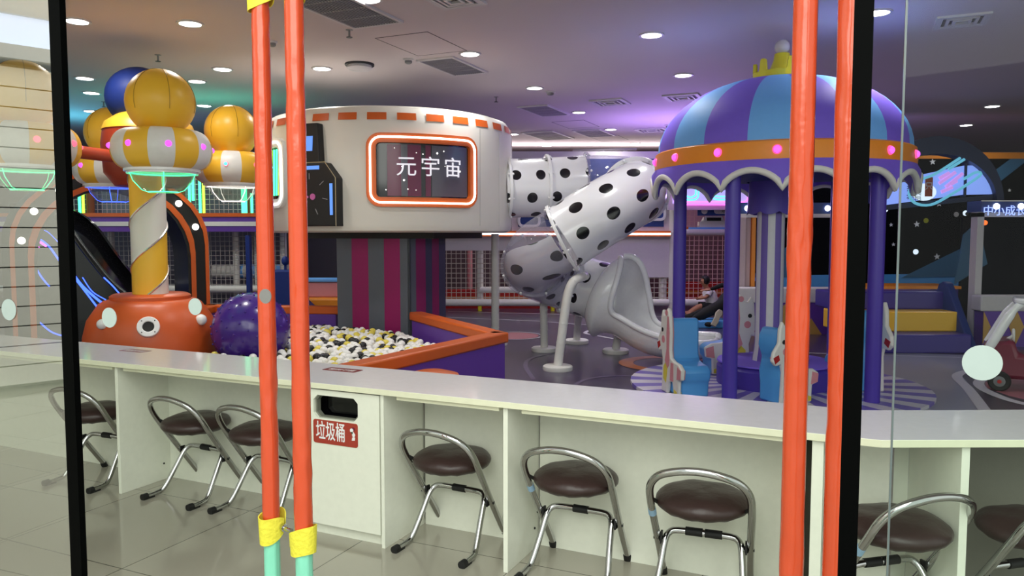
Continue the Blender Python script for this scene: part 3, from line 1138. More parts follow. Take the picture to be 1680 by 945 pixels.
def cyl_ring(w, h, r, wid, r0, r1, a_c, z_c, name, mt, parent, n=6):
    # straight edges subdivided so that they follow the curved wall
    def dense(pts):
        out = []
        for i in range(len(pts)):
            p, q = pts[i], pts[(i + 1) % len(pts)]
            L = math.dist(p, q)
            kk = max(1, int(L / 0.08))
            for j in range(kk):
                out.append((p[0] + (q[0] - p[0]) * j / kk, p[1] + (q[1] - p[1]) * j / kk))
        return out
    o_ = rrect(w, h, r, n)
    i_ = rrect(w - 2 * wid, h - 2 * wid, max(0.02, r - wid), n)
    outp, inp = [], []
    for i in range(len(o_)):
        p, q, P_, Q_ = o_[i], o_[(i + 1) % len(o_)], i_[i], i_[(i + 1) % len(i_)]
        kk = max(1, int(math.dist(p, q) / 0.08))
        for j in range(kk):
            t = j / kk
            outp.append((p[0] + (q[0] - p[0]) * t, p[1] + (q[1] - p[1]) * t))
            inp.append((P_[0] + (Q_[0] - P_[0]) * t, P_[1] + (Q_[1] - P_[1]) * t))
    k = len(outp)
    vs = [cyl_map(x, y, a_c, z_c, rr) for rr in (r0, r1) for L_ in (outp, inp) for x, y in L_]
    fs = []
    for i in range(k):
        j = (i + 1) % k
        fs += [(i, k + i, k + j, j), (2 * k + i, 2 * k + j, 3 * k + j, 3 * k + i), (i, j, 2 * k + j, 2 * k + i), (k + j, k + i, 3 * k + i, 3 * k + j)]
    return MB().add(vs, fs).build(name, mt, parent, smooth=35)


def cyl_window(a_deg, zc, w, h, frame_m, strip_m, parent):
    a_c = math.radians(a_deg)
    # pane: curved patch
    nx = 12
    vs = []
    for z in (-h / 2 + 0.08, h / 2 - 0.08):
        for i in range(nx + 1):
            vs.append(cyl_map(-w / 2 + 0.08 + (w - 0.16) * i / nx, z, a_c, zc, CR + 0.006))
    fr = cyl_ring(w, h, 0.15, 0.105, CR - 0.01, CR + 0.05, a_c, zc, 'window_frame', frame_m, parent)
    MB().add(vs, [(i, i + 1, nx + 2 + i, nx + 1 + i) for i in range(nx)]).build('window_glass', g_dark, fr)
    cyl_ring(w - 0.07, h - 0.07, 0.125, 0.02, CR + 0.045, CR + 0.062, a_c, zc, 'light_strip', strip_m, fr)
    return fr


AW = 22.5
frm = cyl_window(AW, 2.21, 1.28, 0.80, or_vin, e_white, cap)
# reflections are real; painted stripes behind the glass: magenta and slate curtains seen in the window
m = MB()
for (u0_, u1_, mi) in ((-.42, -.27, 0), (-.27, -.20, 1), (-.20, -.05, 0), (.0, .06, 0), (.07, .52, 1)):
    vs = []
    for z in (-0.28, 0.28):
        for i in range(4):
            vs.append(cyl_map(u0_ + (u1_ - u0_) * i / 3, z, math.radians(AW), 2.21, CR + 0.009))
    m.add(vs, [(i, i + 1, 5 + i, 4 + i) for i in range(3)], mi)
m.build('window_print', [mat('window_maroon', rgb(104, 14, 66), .2), mat('window_slate', rgb(92, 90, 102), .2)], frm)
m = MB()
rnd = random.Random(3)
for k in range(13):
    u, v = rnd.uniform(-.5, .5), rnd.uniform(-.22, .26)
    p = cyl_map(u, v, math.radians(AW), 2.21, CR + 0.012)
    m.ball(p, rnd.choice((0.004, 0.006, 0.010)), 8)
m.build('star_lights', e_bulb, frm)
for i, chh in enumerate('元宇宙'):
    a = math.radians(AW) + (-0.215 + i * 0.268) / CR
    M = RZ(a) @ T(0, -(CR + 0.02), 2.24) @ RX(PI / 2)
    text_mesh('lettering', chh, 0.235, M, E('letter_glow', (0.85, 0.82, 0.9), 0.75), frm, 0.004)
fr2 = cyl_window(-59, 2.21, 1.0, 0.80, white_pl, e_white, cap)
m = MB()
for k, (u, mm) in enumerate(((0.05, 0), (0.12, 1), (0.2, 0), (0.27, 0), (0.33, 1))):
    m.tube([cyl_map(u, -0.25, math.radians(-59), 2.21, CR + 0.014), cyl_map(u + .03, 0.28, math.radians(-59), 2.21, CR + 0.014)], 0.012, 6, mm)
m.build('neon_tubes', [e_green, e_lime], fr2)
# wall clock panel on the shell
ck = thing('x', 'x', 'x')
bpy.data.objects.remove(ck)
aC = math.radians(-21)
Mk = RZ(aC) @ T(0, -(CR + 0.00), 0) @ RX(PI / 2)
m = MB().prism([(-.32, 1.60), (.26, 1.60), (.26, 2.12), (.13, 2.29), (-.32, 2.29)], -0.10, 0.12, 0, Mk)
ckp = m.build('clock_panel', black_m, cap, smooth=0, bevel=0.012)
ckp['label'] = 'black robot-shaped clock panel'
m = MB().prism([(-.19, 2.275), (.05, 2.275), (.03, 2.72), (-.14, 2.72)], -0.10, 0.10, 0, Mk)
hd = m.build('antenna_block', black_m, cap, smooth=0, bevel=0.012)
m = MB().box((-0.30, 2.215, 0.12), (0.06, 2.255, 0.126), 0, Mk).box((0.19, 1.72, 0.12), (0.225, 2.06, 0.126), 0, Mk)
m.prism([(-.125, 2.42), (-.04, 2.42), (-.03, 2.58), (-.11, 2.58)], 0.10, 0.106, 0, Mk)
m.build('blue_bar', e_bluel, ckp)
m = MB()
for k in range(9):
    a = PI / 2 + k * 2 * PI / 7
    if k > 6:
        break
    m.tube([Mk @ Vector((-.07 + .17 * math.cos(a), 1.94 + .17 * math.sin(a), .123)), Mk @ Vector((-.07 + .235 * math.cos(a), 1.94 + .235 * math.sin(a), .123))], 0.003, 5)
m.build('hour_mark', mat('pale_print', rgb(180, 175, 180), .5), ckp)
m = MB().prism(circle(0.034, 20, -0.03, 1.92), 0.12, 0.126, 0, Mk).box((-0.15, 1.908, 0.12), (-0.085, 1.93, 0.126), 0, Mk)
m.build('pink_hand', mat('clock_pink', rgb(190, 96, 160), .4), ckp)
m = MB().tube([Mk @ Vector(p) for p in ((.262, 1.60, .118), (.262, 2.12, .118), (.13, 2.292, .118), (-.32, 2.292, .118))], 0.004, 5)
m.build('gold_edge', mat('gold_piping', rgb(190, 170, 130), .4), ckp)

# striped pillar under the capsule
pil = thing('striped_pillar', 'square padded pillar with slate and magenta vertical stripes under the capsule', 'padded pillar', (-1.50, 9.75, 0))
ang = math.radians(-20.0)
corner0 = Vector((-1.21, 9.10, 0))
dl = Vector((-math.cos(ang), -math.sin(ang), 0)) * 1.0   # along left face, away
dr = Vector((-math.sin(ang), math.cos(ang), 0)) * 1.0
pm = MB()


def face_strip(o, d, nrm, cuts, cols):
    for i in range(len(cols)):
        a0_, a1_ = cuts[i], cuts[i + 1]
        p0, p1 = o + d * a0_, o + d * a1_
        q0, q1 = p0 + nrm * -0.03, p1 + nrm * -0.03
        vs = [p0, p1, q1, q0] + [p + Vector((0, 0, 1.50)) for p in (p0, p1, q1, q0)]
        pm.add(vs, [(0, 1, 5, 4), (1, 2, 6, 5), (2, 3, 7, 6), (3, 0, 4, 7), (4, 5, 6, 7), (3, 2, 1, 0)], cols[i])


nl = -dr.normalized()
nr = Vector((math.cos(ang), math.sin(ang), 0))
face_strip(corner0, dl, nl, [0, .13, .345, .56, .79, 1.0], [0, 1, 0, 1, 0])
face_strip(corner0, dr, nr, [0, .16, .42, .60, .80, 1.0], [0, 1, 2, 1, 2])
q = [corner0, corner0 + dl, corner0 + dl + dr, corner0 + dr]
pm.prism([((p - (corner0 + (dl + dr) / 2)) * 0.96 + (corner0 + (dl + dr) / 2))[:2] for p in q][::-1], 0, 1.5, 0)
pm.xf(Matrix.Translation(-pil.location))
pm.build('padding', [grey_v, magenta, mat('slate_blue_vinyl', rgb(62, 62, 96), .5)], pil, smooth=0)

# ---------------------------------------------------------------- ball pit
pit = thing('ball_pit', 'ball pit enclosure with purple walls and orange padded rails', 'ball pit', (-2.2, 7.6, 0))
pinv = Matrix.Translation(-pit.location)


def pit_wall(p0, p1, h=0.60, th=0.17, name='wall_panel'):
    d = (Vector(p1) - Vector(p0))
    L = d.length
    M = pinv @ Matrix.Translation(Vector(p0)) @ RZ(math.atan2(d.y, d.x))
    w = MB().box((0, -th / 2 + .015, 0), (L, th / 2 - .015, h - 0.09), 0, M).build('wall_panel', pit_pur, pit, smooth=0)
    MB().box((-th * .35, -th / 2, h - 0.10), (L + th * .35, th / 2, h), 0, M).build('orange_rail', or_vin, w, smooth=30, bevel=0.018)


PC = (-0.13, 7.12, 0)
pit_wall((-1.33, 5.0, 0), PC)
pit_wall(PC, (-1.11, 9.0, 0))
pit_wall((-3.92, 9.97, 0), (-2.22, 9.75, 0))
pit_wall((-3.92, 9.97, 0), (-3.78, 8.32, 0))
pit_wall((-3.12, 7.0, 0), (-2.85, 5.75, 0), 0.32)
pit_wall((-2.85, 5.75, 0), (-1.33, 5.0, 0))
pz = 0.26
MB().prism([(-1.40, 5.2), (-.28, 7.12), (-1.2, 8.8), (-2.3, 9.6), (-3.8, 9.85), (-3.72, 8.3), (-3.05, 7.1), (-2.8, 5.85)], 0.02, pz).xf(pinv).build('pit_mat', mat('pit_floor', rgb(60, 56, 66), .7), pit, smooth=0)

# balls: two layers of hex packing seen from the counter side
ball_w = mat('ball_white', rgb(236, 234, 232), 0.35)
ball_y = mat('ball_yellow', rgb(222, 204, 84), 0.35)
ball_k = mat('ball_black', rgb(16, 16, 20), 0.35)
BR = 0.041


def inside(x, y):
    poly = [(-1.42, 5.25), (-.33, 7.12), (-1.28, 8.86), (-2.2, 9.25), (-2.25, 9.6), (-3.76, 9.75), (-3.62, 8.3), (-2.95, 7.1), (-2.72, 5.95)]
    c = False
    j = len(poly) - 1
    for i in range(len(poly)):
        xi, yi = poly[i]
        xj, yj = poly[j]
        if (yi > y) != (yj > y) and x < (xj - xi) * (y - yi) / (yj - yi) + xi:
            c = not c
        j = i
    # clear of the pillar and of the big planet base
    q = Vector((x, y, 0)) - corner0
    if -0.06 < q.dot(dl) < 1.06 and -0.06 < q.dot(dr) < 1.06:
        return False
    if math.hypot(x + 3.58, y - 7.6) < 0.78 or math.hypot(x + 2.55, y - 7.5) < 0.36:
        return False
    return c


spots = []
rnd = random.Random(11)
for layer in range(2):
    y = 5.2
    r_ = 0
    while y < 9.7:
        x = -4.95 + (0.041 if r_ % 2 else 0) + layer * .04
        while x < -0.2:
            xx, yy = x + rnd.uniform(-.012, .012), y + rnd.uniform(-.012, .012)
            if inside(xx, yy):
                zz = pz + BR + layer * 0.058 + rnd.uniform(-0.002, 0.012) + (0.035 * math.sin(xx * 2.1) * math.sin(yy * 1.7) if layer else 0)
                if layer == 0 or rnd.random() < 0.72:
                    spots.append((xx, yy, zz, layer))
            x += 0.087
        y += 0.077
        r_ += 1


def proj(x, y, z):
    c, s = math.cos(PITCH), math.sin(PITCH)
    zz = z - EYE
    w = y * c - zz * s
    v = y * s + zz * c
    return 840 + FPX * x / w, 472.5 - FPX * v / w


near = []
for sp_ in spots:
    px, py = proj(*sp_[:3])
    t_edge = 562 + (px - 120) * 0.0875
    vis = (510 < px < 722 and 535 < py < t_edge + 4) or (450 < px < 478 and 535 < py < t_edge)
    near.append((sp_[3] == 1 and vis, -sp_[1], sp_))
near.sort(key=lambda q: (not q[0], q[1] * -1 if False else -q[1] if False else q[2][1]))
vis_list = [q[2] for q in near if q[0]]
vis_list.sort(key=lambda q: q[1])
indiv = set(vis_list[:296])
src = {}
labs = {0: 'white plastic ball in the ball pit', 1: 'yellow plastic ball in the ball pit', 2: 'black plastic ball in the ball pit'}
gr = {0: 'white balls in the pit', 1: 'yellow balls in the pit', 2: 'black balls in the pit'}
for k_, mm in ((0, ball_w), (1, ball_y), (2, ball_k)):
    src[k_] = MB().ball((0, 0, 0), BR, 16)
protos = {}
rest = MB()
for sp_ in spots:
    u = rnd.random()
    k_ = 0 if u < 0.66 else (1 if u < 0.84 else 2)
    if sp_ in indiv:
        if k_ not in protos:
            o = src[k_].build('plastic_ball', (ball_w, ball_y, ball_k)[k_])
            tag(o, labs[k_], 'ball', gr[k_])
            protos[k_] = o
        else:
            o = protos[k_].copy()
            C.objects.link(o)
        o.location = sp_[:3]
    else:
        rest.ball(sp_[:3], BR, 10, k_)
o = rest.build('plastic_balls', [ball_w, ball_y, ball_k])
o['kind'] = 'stuff'
tag(o, 'mass of white, yellow and black plastic balls filling the pit', 'balls')

# bumpy purple ball and orange mound
p = Vector((-2.56, 7.5, 0))
m = MB()
R_ = 0.37
m.ball((0, 0, 0), R_, 40)
gr_ = (1 + 5 ** .5) / 2
nb = 150
for i in range(nb):
    zf = 1 - 2 * (i + .5) / nb
    th = 2 * PI * i / gr_
    rr = math.sqrt(1 - zf * zf)
    m.ball((R_ * rr * math.cos(th), R_ * rr * math.sin(th), R_ * zf), 0.011, 6)
o = m.build('bouncing_ball', pur_ball, loc=(p.x, p.y, 0.34 + R_ * 0.62))
tag(o, 'big purple rubber ball with small studs beside the orange ride base', 'ball')
o = MB().ball((0, 0, 0), 0.19, 28, 0, (1, 1, 0.9)).build('hopping_ball', or_vin, loc=(-0.62, 5.75, 0.171 + 0.25))
bpy.data.objects.remove(o)
o = MB().lathe([(0.25, 0), (0.26, 0.04), (0.23, 0.42), (0.19, 0.49), (0.1, 0.515), (1e-5, 0.52)], 32).build('soft_stool', or_vin, loc=(-0.58, 5.55, 0))
tag(o, 'round orange padded stool outside the ball pit corner', 'pouf')

# ---------------------------------------------------------------- planet ride
RX0, RY0 = -3.58, 7.6
ride = thing('planet_ride', 'orbiting planet ride with orange base, spiral column and yellow striped pods', 'ride', (RX0, RY0, 0))
prof = [(0.50, 0.0), (0.60, 0.05), (0.62, 0.30), (0.61, 0.52), (0.57, 0.68), (0.47, 0.83), (0.42, 0.865), (0.37, 0.875), (0.37, 0.905), (0.34, 0.925), (1e-4, 0.925)]
MB().lathe(prof, 48).build('base', or_base, ride, smooth=40)
m = MB().lathe([(0.165, 0.0), (0.165, 1.35)], 40)
col_o = m.build('spiral_column', mat_spiral(), ride, loc=(0, 0, 0.92))
m = MB()
for off in (0.0, 0.5):
    pts = []
    for i in range(60):
        z = i / 59 * 1.30
        a = 2 * PI * (z / 0.88 - SPIRAL_OFF + off)
        pts.append((0.168 * math.cos(a), 0.168 * math.sin(a), z))
    m.tube(pts, 0.010, 6)
m.build('silver_rope', mat('silver_tape', (0.7, 0.7, 0.7, 1), 0.25, 0.9), col_o)
# features on the base: eye ports and round lamps, around the body
for (dx, z, r, kind) in ((-0.03, 0.0, 0.10, 'eye'), (0.62, 0.03, 0.055, 'lamp')):
    a = math.asin(max(-.99, min(.99, dx / 0.62)))
    a += math.atan2(-RX0, RY0) * -1 * -1 if False else 0
    # facing direction towards the shopfront
    base_dir = math.atan2(0 - RY0, 0 - RX0)
    aa = base_dir + a
    tilt = math.radians(24)
    M = T(0.585 * math.cos(aa), 0.585 * math.sin(aa), 0.655) @ RZ(aa) @ RY(PI / 2 - tilt)
    if kind == 'eye':
        e = MB().ring(circle(0.098, 32), circle(0.05, 32), -0.03, 0.02, 0, M).build('eye_ring', white_pl, ride, bevel=0.006)
        MB().prism(circle(0.052, 24), -0.03, 0.006, 0, M).build('eye_hole', black_m, e)
        b_ = MB()
        for q_ in range(4):
            t_ = PI / 4 + q_ * PI / 2
            b_.xf(Matrix.Identity(4))
            b_.ball(M @ Vector((0.078 * math.cos(t_), 0.078 * math.sin(t_), 0.021)), 0.006, 8)
        b_.build('screw', black_m, e)
base_dir = math.atan2(-RY0, -RX0)
for a_, z, r in ((0.86, 0.70, 0.055), (-0.80, 0.70, 0.05), (1.25, 0.50, 0.05), (1.05, 0.22, 0.045), (-1.1, 0.22, 0.045)):
    aa = base_dir + a_
    MB().ball((0.575 * math.cos(aa), 0.575 * math.sin(aa), z - 0.02), r, 16).build('round_lamp', white_pl, ride)
hub = MB().lathe([(0.16, 2.10), (0.22, 1.98), (0.34, 1.99), (0.44, 2.12), (0.46, 2.42), (0.44, 2.56)], 40).build('hub', mat('ride_red_vinyl', rgb(168, 58, 30), .4), ride)
hub.location = (-0.22, 0.55, 0.02)
MB().lathe([(0.45, 2.56), (0.42, 2.64), (0.28, 2.74), (0.12, 2.79), (1e-4, 2.80)], 40).build('hub_dome', yel_vin, hub)
m = MB().ball((0, 0, 0), 0.34, 32, 0, (1, 1, 0.92))
bb = m.build('blue_ball', blue_dk, ride, loc=(-0.30, 0.55, 2.93))
m = MB()
pods = [(-3.04, 6.75), (-4.02, 6.42), (-3.10, 8.60), (-4.50, 8.75)]
for (x, y) in pods:
    c0 = Vector((RX0 - 0.22 - RX0, 0.55, 2.28))
    c1 = Vector((x - RX0, y - RY0, 2.24))
    m.tube([c0, c1], 0.06, 10)
m.build('arm', mat('ride_red_vinyl', rgb(168, 58, 30), .4), ride)
pod_cols = [(e_green, e_viol, e_bluel), (e_green, e_red, e_red), (e_warm, e_cyan, e_ring), (e_blue, e_viol, e_viol)]
for i, (x, y) in enumerate(pods):
    px_, py_ = x - RX0, y - RY0
    zc = 2.235
    rm = MB()
    # striped ring cushion, 12 stripes
    R1, r1 = 0.235, 0.175
    segs = 96
    profr = []
    for k in range(21):
        a = -PI / 2 + PI * k / 20
        profr.append((R1 + r1 * abs(math.cos(a)) ** 0.75, r1 * math.sin(a)))
    profr = [(0.16, -r1)] + profr + [(0.16, r1)]
    rm.lathe(profr, segs, mfun=lambda i_, k_: (k_ // 8) % 2)
    pr = rm.build('pod_ring', [yel_vin, white_vin], ride, loc=(px_, py_, zc), smooth=50)
    pr.rotation_euler = (0, 0, 0.15 + i)
    def sub(mb_, nm, mt, sm=40):
        o_ = mb_.build(nm, mt, pr, smooth=sm)
        return o_
    bl = MB().ball((0, 0, r1 + 0.235), 0.285, 36)
    sub(bl, 'pod_ball', yel_vin)
    sm_ = MB()
    for q_ in range(6):
        a = q_ * PI / 3
        sm_.tube([(0.286 * math.cos(a) * math.cos(t), 0.286 * math.sin(a) * math.cos(t), r1 + .235 + 0.286 * math.sin(t)) for t in [(-.3 + 1.87 * w_ / 16) for w_ in range(17)]], 0.0022, 5)
    sub(sm_, 'seam', mat('mustard_seam', rgb(150, 110, 28), .5))
    for q_ in range(8):
        a = (q_ + 0.5) * PI / 4
        c_ = Vector((math.cos(a) * (R1 + r1), math.sin(a) * (R1 + r1), 0.02))
        sub(MB().ball(c_, 0.023, 12), 'lamp', pod_cols[i][1])
        sub(MB().ball(c_ * 1.0 - Vector((math.cos(a), math.sin(a), 0)) * 0.010, 0.029, 12), 'lamp_halo', e_mag if i in (0, 3) else e_red)
    sub(MB().lathe([(0.31, -r1 - 0.012), (0.31, -r1 + 0.012), (0.10, -r1 + 0.012)], 40).lathe([(0.29, -r1 - 0.012), (0.29, -r1 - 0.03)], 40, cap=False), 'pod_plate', white_pl)
    bw = MB()
    prb = [(0.262, -r1 - 0.015), (0.235, -r1 - 0.09), (0.165, -r1 - 0.17), (0.10, -r1 - 0.19), (1e-4, -r1 - 0.19)]
    bw.lathe(prb, 32, cap=False)
    sub(bw, 'clear_bowl', g_bowl)
    nn_ = MB()
    nn_.tube([(0.262 * math.cos(2 * PI * t / 40), 0.262 * math.sin(2 * PI * t / 40), -r1 - 0.022) for t in range(40)], 0.006, 6, closed=True)
    nn_.tube([(0.12 * math.cos(2 * PI * t / 30), 0.12 * math.sin(2 * PI * t / 30), -r1 - 0.185) for t in range(30)], 0.0045, 6, closed=True)
    for q_ in range(4):
        a = q_ * PI / 2 + 0.3
        nn_.tube([(r_q * math.cos(a), r_q * math.sin(a), z_q) for r_q, z_q in ((0.262, -r1 - 0.02), (0.237, -r1 - 0.09), (0.17, -r1 - 0.168), (0.12, -r1 - 0.186))], 0.003, 6)
    sub(nn_, 'neon_ring', pod_cols[i][0])

# ---------------------------------------------------------------- dotted tube slide
sl = thing('tube_slide', 'white spiral tube slide with black spots and clear elbows', 'slide', (0.9, 9.4, 0))
si = Matrix.Translation(-sl.location)
RT = 0.375


def tube_part(pts, name, mt, r=RT, n=8, seg=40, parent=sl, d0=0.0):
    P = smooth_path(pts, n)
    m = MB().tube(P, r, seg, cap=False, dist0=d0)
    m.xf(si)
    return m.build(name, mt, parent, smooth=60), P


def flange(p, d, parent, mt=None, r=RT, bolts=8, w=0.045):
    d = Vector(d).normalized()
    q = d.to_track_quat('Z', 'Y').to_matrix().to_4x4()
    M = si @ Matrix.Translation(p) @ q
    o = MB().ring(circle(r + w, 40), circle(r - 0.01, 40), -0.018, 0.018, 0, M).build('flange', mt or white_pl, parent, bevel=0.005)
    b_ = MB()
    for k in range(bolts):
        a = 2 * PI * (k + .5) / bolts
        for z in (-0.026, 0.026):
            b_.ball(M @ Vector(((r + w * .55) * math.cos(a), (r + w * .55) * math.sin(a), z)), 0.016, 8)
    b_.build('bolt', white_pl, o)


z1_ = 2.13
secA = [(-0.12, 9.9, 2.10), (0.3, 9.97, 2.11), (0.60, 10.0, 2.13), (0.95, 10.02, 2.15)]
_, PA = tube_part(secA, 'spotted_tube', dots, d0=0.05)
el1 = [(0.95, 10.02, 2.15), (1.15, 10.0, 2.15), (1.34, 9.88, 2.13), (1.46, 9.68, 2.10), (1.50, 9.48, 2.06), (1.50, 9.38, 2.03)]
_, PB = tube_part(el1, 'clear_elbow', g_plast)
secB = [(1.50, 9.38, 2.03), (1.42, 9.12, 1.97), (1.20, 8.93, 1.85), (0.90, 8.82, 1.67), (0.58, 8.80, 1.46)]
_, PD = tube_part(secB, 'spotted_tube', dots, d0=0.12)
el2 = [(0.58, 8.80, 1.46), (0.36, 8.90, 1.32), (0.27, 9.12, 1.20), (0.30, 9.38, 1.10), (0.50, 9.60, 1.0), (0.72, 9.66, 0.92)]
el2_o, PE = tube_part(el2, 'clear_elbow', g_plast)
secC = [(0.72, 9.66, 0.92), (0.92, 9.62, 0.85), (1.18, 9.50, 0.78)]
_, PF = tube_part(secC, 'spotted_tube', dots, d0=0.2)
m = MB().tube(PE, RT - 0.012, 24, cap=False, a0=PI * 0.95, a1=2 * PI + 0.15, up=(0, 0, 1), dist0=0.1)
m.xf(si).build('spotted_half_pipe', dots, sl, smooth=60)
flange((-0.07, 9.905, 2.10), (1, .17, 0.02), sl)
flange((0.45, 9.985, 2.12), (1, .1, 0.02), sl)
flange(PA[-1], (1, 0.03, 0), sl, mt=g_plast)
flange(PD[0], (0.1, 1, 0.2), sl)
flange(PE[0], (1, -.15, .5), sl)
flange(PE[len(PE) // 2], Vector(PE[len(PE) // 2 + 1]) - Vector(PE[len(PE) // 2 - 1]), sl, mt=g_plast, w=0.035)
flange(PF[0], (1, .1, -.35), sl)
# open chute: U section that flares at the mouth, then shallows
chp = [(1.12, 9.53, 0.80), (1.28, 9.45, 0.72), (1.45, 9.36, 0.60), (1.65, 9.27, 0.47), (1.88, 9.18, 0.38), (2.10, 9.10, 0.335), (2.30, 9.03, 0.325), (2.42, 8.99, 0.33)]
P = smooth_path(chp, 6)
n = len(P)
m = MB()
seg = 28
rows_o, rows_i = [], []
for i, p in enumerate(P):
    t = i / (n - 1)
    tan = (P[min(i + 1, n - 1)] - P[max(i - 1, 0)]).normalized()
    side = tan.cross(Vector((0, 0, 1))).normalized()
    upv = side.cross(tan).normalized()
    # opening half angles measured from the bottom; the near wall is cut away first
    def open_(t_, a_, w_, lo):
        q_ = min(1, max(0, (t_ - a_) / w_))
        q_ = q_ * q_ * (3 - 2 * q_)
        return PI * (0.985 - (0.985 - lo) * q_)
    half = open_(t, 0.10, 0.38, 0.46)
    half_n = open_(t, 0.02, 0.24, 0.44)
    wide = RT * (1.0 + 0.30 * math.exp(-((t - 0.10) / 0.12) ** 2)) * (1 - 0.10 * t)
    high = RT * (1.0 + 0.48 * math.exp(-((t - 0.12) / 0.10) ** 2))
    if t > 0.5:
        high *= 1 - 0.35 * (t - 0.5) / 0.5
    endr = max(0.0, (t - 0.86) / 0.14)
    wide *= math.sqrt(max(0.02, 1 - endr ** 2 * 0.8))
    ro, ri = [], []
    for k in range(seg + 1):
        a = -half + (half + half_n) * k / seg
        x_, z_ = math.sin(a) * wide, -math.cos(a) * high + RT * 0.0
        ro.append(p + side * x_ + upv * z_)
        ri.append(p + side * x_ * 0.94 + upv * (z_ * 0.94 + 0.0))
    rows_o.append(ro)
    rows_i.append(ri)
vs = [v for r in rows_o for v in r] + [v for r in rows_i for v in r]
W = seg + 1
fs = []
off = n * W
for i in range(n - 1):
    for k in range(seg):
        a_ = (i * W + k, i * W + k + 1, (i + 1) * W + k + 1, (i + 1) * W + k)
        fs.append(a_)
        fs.append(tuple(reversed([off + q for q in a_])))
    for k in (0, seg):
        fs.append((i * W + k, (i + 1) * W + k, off + (i + 1) * W + k, off + i * W + k))
for k in range(seg):
    for i in (0, n - 1):
        fs.append((i * W + k, off + i * W + k, off + i * W + k + 1, i * W + k + 1))
m.add(vs, fs)
m.xf(si)
ch_o = m.build('chute', white_pl, sl, smooth=50)
# rolled rim along both edges of the chute
st_i = 3
rim = [rows_o[i][seg] for i in range(st_i, n)] + [rows_o[n - 1][k] for k in range(seg - 1, 0, -1)] + [rows_o[i][0] for i in range(n - 1, st_i - 1, -1)]
MB().tube(rim, 0.036, 10).xf(si).build('rim', white_pl, ch_o, smooth=60)
fl_ = rows_o[n - 1][seg // 2]
m = MB()
for k in range(4, seg - 3):
    p = rows_o[n - 1][k] * 0.5 + rows_i[n - 1][k] * 0.5
    m.ball(p + Vector((-0.02, 0.01, 0.02)), 0.022, 8)
m.xf(si)
m.build('bubble_edge', white_pl, ch_o)


def leg(pts, name='support_leg'):
    base = Vector(pts[0])
    P = smooth_path(pts, 8)
    m = MB().tube(P, 0.05, 16)
    L = 0
    for i in range(1, len(P)):
        L0 = L
        L += (P[i] - P[i - 1]).length
        if int(L / 0.24) != int(L0 / 0.24):
            d = (P[i] - P[i - 1]).normalized()
            m.tube([P[i] - d * .004, P[i] + d * .004], 0.053, 16)
    m.xf(si)
    o = m.build(name, white_vin, sl, smooth=50)
    MB().lathe([(0.165, 0.0), (0.17, 0.02), (0.165, 0.045), (0.15, 0.055), (1e-4, 0.056)], 32, 0, si @ Matrix.Translation((base.x, base.y, 0))).build('foot_pad', white_vin, o)


b_ = atZ(915, 607, 0)
leg([(b_.x, b_.y, 0.04), (b_.x + 0.04, b_.y, 0.35), (b_.x + 0.10, b_.y + 0.02, 0.80), (b_.x + 0.17, b_.y + 0.06, 0.98), (b_.x + 0.30, b_.y + 0.25, 1.03), (b_.x + .36, b_.y + .6, 1.02)])
b_ = atZ(893, 576, 0)
leg([(b_.x, b_.y, 0.04), (b_.x - 0.01, b_.y - .05, 0.45), (b_.x - .02, b_.y - .18, 0.80)])
b_ = atZ(946, 563, 0)
leg([(b_.x, b_.y, 0.04), (b_.x, b_.y - .3, 0.45), (b_.x, b_.y - .62, 0.72)])
b_ = atZ(1010, 579, 0)
leg([(b_.x, b_.y, 0.04), (b_.x + .01, b_.y - .1, 0.20), (b_.x + .02, b_.y - .3, 0.34)])
b_ = Vector((-0.23, 10.45, 0))
# tall white post that carries the capsule rim
tp_ = thing('capsule_post', 'tall white padded post under the right rim of the capsule', 'post', (b_.x, b_.y, 0))
m = MB().tube([(0, 0, 0), (0, 0, 1.52)], 0.052, 16)
for k in range(1, 7):
    m.tube([(0, 0, k * .24), (0, 0, k * .24 + .008)], 0.055, 16)
m.build('post_sleeve', white_vin, tp_)
MB().lathe([(0.165, 0.0), (0.17, 0.02), (0.165, 0.045), (1e-4, 0.056)], 32).build('foot_pad', white_vin, tp_)

# ---------------------------------------------------------------- carousel
KX, KY = 2.62, 7.6
car = thing('carousel', 'small carousel with blue and purple striped dome, orange light band and crown', 'carousel', (KX, KY, 0), math.radians(-0))
KR = 1.17
prof = []
z_b, z_t = 2.30, 3.02
for k in range(15):
    a = (PI / 2) * k / 14
    prof.append((KR * math.cos(a) ** 0.92 if k < 14 else 1e-4, z_b + (z_t - z_b) * math.sin(a)))
MB().lathe(prof, 108, M=RZ(math.radians(18)), mfun=lambda i_, k_: 1 - (k_ // 6) % 2, cap=False).build('dome', [blue_lt, pur_vin], car, smooth=40)
band = MB().lathe([(KR - 0.01, z_b + .01), (KR + 0.025, z_b - 0.01), (KR + 0.035, z_b - 0.10), (KR + 0.03, z_b - 0.165)], 96, cap=False).build('orange_band', or_band, car)
for k in range(15):
    a = 2 * PI * k / 15 + math.radians(10)
    c_ = Vector(((KR + .035) * math.cos(a), (KR + .035) * math.sin(a), z_b - 0.085))
    MB().ball(c_, 0.034, 14).build('lamp', e_mag, band)
    MB().ball(c_ - Vector((math.cos(a), math.sin(a), 0)) * 0.012, 0.041, 14).build('lamp_halo', e_ring, band)
